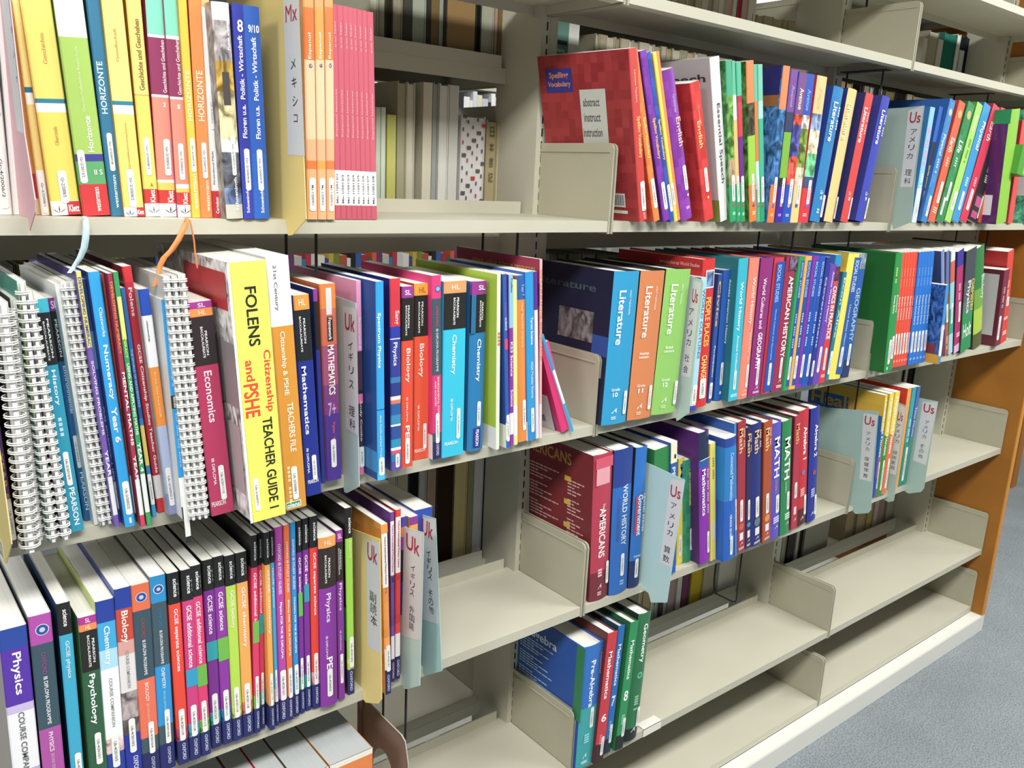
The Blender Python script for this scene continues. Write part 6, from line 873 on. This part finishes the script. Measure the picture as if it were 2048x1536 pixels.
# ---------------- books on the far side of the rack ----------------
BL = {'A': 'upper', 'T': 'top'}
SEEN = {}
ORDN = 'first second third fourth fifth sixth seventh eighth ninth tenth eleventh twelfth thirteenth fourteenth'.split()
for i, (x, z, w, h, col, lab, deco, lean) in enumerate(sorted(BACK, key=lambda b: (b[1], b[0]))):
    if x > 1.77: continue
    if h < .04: h = .24
    h = .385 if (z == -.045 and x > .02) else min(h, .318 if z < .2 or z > .3 else .24)
    if not lab:
        rown = 'top row' if z > .3 else 'raised upper left row' if z > .2 else 'upper row' if z > -.1 else 'middle row' if z > -.5 else 'lower row' if z > -.8 else 'bottom row'
        r, g, b = (int(col[q:q+2], 16) for q in (0, 2, 4)); v = max(r, g, b)
        tone = 'black' if v < 60 else 'brown' if (r > b*1.6 and v < 150) else 'tan' if (r > b*1.35) else 'reddish' if r > g*1.5 else 'teal' if (g > r*1.6) else 'ivory' if v > 185 and r-b > 8 else 'white' if v > 195 else 'grey' if abs(r-b) < 14 else 'beige'
        q = SEEN[(tone, rown)] = SEEN.get((tone, rown), -1)+1
        lab = ORDN[min(q, 13)]+' '+tone+' book from the left on the far side, '+rown
    t = thing('library_book', lab, 'book', (x, .285, z+.0004), 'books on the far side of the rack, '+('upper rows' if z > -.1 else 'lower rows'))
    m = MB(); cc = mat(col, .6)
    if w > .009 and i % 3 != 1:      # fore-edge towards us between two boards
        m.box(0, .0022, 0, .165, 0, h, cc); m.box(w-.0022, w-.0004, 0, .165, 0, h, cc); m.box(.0022, w-.0022, .163, .165, 0, h, cc); m.build('cover', t)
        m = MB(); m.box(.0024, w-.0024, .002, .162, .002, h-.003, paper('%02x%02x%02x' % tuple(min(235, int(int(col[q:q+2], 16)*1.04)) for q in (0, 2, 4)))); m.build('page_block', t)
    else:
        m.box(0, w-.0004, 0, .0014, 0, h, cc); m.box(0, .0012, .0014, .165, 0, h, cc); m.box(w-.0016, w-.0004, .0014, .165, 0, h, cc); m.build('cover', t)
        m = MB(); m.box(.0013, w-.0017, .0015, .162, .001, h-.002, paper('dcd8cc')); m.build('page_block', t)
    if col == 'd8d6d4':
        m = MB()
        for a in range(46): m.box(w*(.06+.2*((a*7) % 5)), w*(.06+.2*((a*7) % 5))+.003+.006*(a % 3 == 0), -.0004, -.0001, h*(.03+.021*a), h*(.03+.021*a)+.006, mat('58585a' if a % 7 else 'c03038'))
        m.build('printed_squares', t)
    if col == 'a89c78':
        m = MB()
        for q, s in enumerate('日本書記'): m.add(glyphs(s), lambda a, b: (w*(.3+.4*a), -.0003, h*(.86-.13*q)+b*.017), mat('4c4438'))
        m.build('spine_print', t)
    if col == 'c4bc3c':
        m = MB(); m.add(glyphs('ANATOMY'), lambda a, b: (w*.25+b*w*.5, -.0003, h*(.9-.6*a)), mat('4c4818')); m.build('spine_print', t)
    if col == 'e0e0da':
        m = MB()
        for q, s in enumerate('講座全三巻'): m.add(glyphs(s), lambda a, b: (w*(.52+.2*a), -.0003, h*(.74-.1*q)+b*.02), mat('505050'))
        m.build('spine_print', t)
# poster board behind the red book
t = thing('poster_board', 'white board with a green printed notice behind the red book', 'poster', (.062, .284, .02))
m = MB(); m.box(0, .105, 0, .004, -.06, .335, mat('e4e4dc', .6)); m.build('board', t)
m = MB(); m.box(.014, .078, -.0006, -.0001, .268, .332, mat('4c8878')); m.box(.02, .075, -.0009, -.0006, .288, .296, mat('101c18')); m.add(glyphs('open daily'), lambda a, b: (.02+.05*a, -.001, .274+b*.007), mat('b8d8cc')); m.build('notice', t)
# ---------------- rack beyond the far aisle ----------------
far = thing('library_rack', 'cream steel library rack across the far aisle, glimpsed through the gaps', 'bookcase', (0, 2.3, 0))
for z in (-1.2, -.87, .46, .8):
    m = MB(); m.box(-1.2, 3.6, 0, .24, z-.02, z, STEEL); m.build('shelf', far)
for k in range(6):
    m = MB(); m.box(-1.2+k*.94, -1.16+k*.94, .24, .28, FLOOR, 1.0, STEEL); m.build('upright_post', far)
pal = ['c8c4b8', '7c8c28', 'e85c30', '2c4c9c', 'a82838', 'd8d8d4', '181818', '2c80b8', 'b8502c', '6c3c70', 'd0b030', '1c6c4c', 'f0ece4', '3c60a8', 'c03040', 'e8e8e8']
ORD = 'first second third fourth fifth sixth seventh eighth ninth tenth'.split()
for z, h0, xa, xb, pale in ((-.55, .24, -.6, 2.1, 0), (.12, .27, .75, 1.75, 1)):
    m = MB(); m.box(-1.2, 3.6, 0, .24, z-.02, z, STEEL); m.build('shelf', far)
    x = xa; i = 0
    while x < xb:
        w = .018+.016*((i*5) % 4)/3
        c = ('e8e8ec', 'd8dce4', 'e0d8b8', 'c0c8d8', '181818', 'f0f0f0')[i % 6] if pale else (pal[(i*7+3) % 16] if x < 1.5 else ('d8d8d8', 'b8b8b8', '202020', 'e8e8e8')[i % 4])
        t = thing('library_book', 'pale book standing on the upper shelf across the far aisle' if pale else 'small book in the colourful row across the far aisle, seen below the upper shelf', 'book', (x, 2.3, z+.0003), 'pale books across the far aisle' if pale else 'colourful books across the far aisle')
        m = MB(); h = h0+.04*((i*3) % 4)/3; m.box(0, w-.001, 0, .0015, 0, h, mat(c)); m.box(0, .0015, .0015, .17, 0, h, mat(c)); m.box(w-.0025, w-.001, .0015, .17, 0, h, mat(c)); m.build('cover', t)
        m = MB(); m.box(.0016, w-.0026, .0016, .165, .001, h-.002, paper('e4e0d4')); m.build('page_block', t)
        x += w; i += 1
# orange reading table at the far right
t = thing('reading_table', 'orange wooden reading table on the floor beyond the rack end', 'table', (3.42, .50, FLOOR))
m = MB(); m.box(0, 1.4, 0, .8, .68, .71, ORANGE); m.build('tabletop', t)
for a, b in ((.0, 0), (1.34, 0), (0, .74), (1.34, .74)):
    m = MB(); m.box(a, a+.06, b, b+.06, 0, .679, ORANGE); m.build('leg', t)
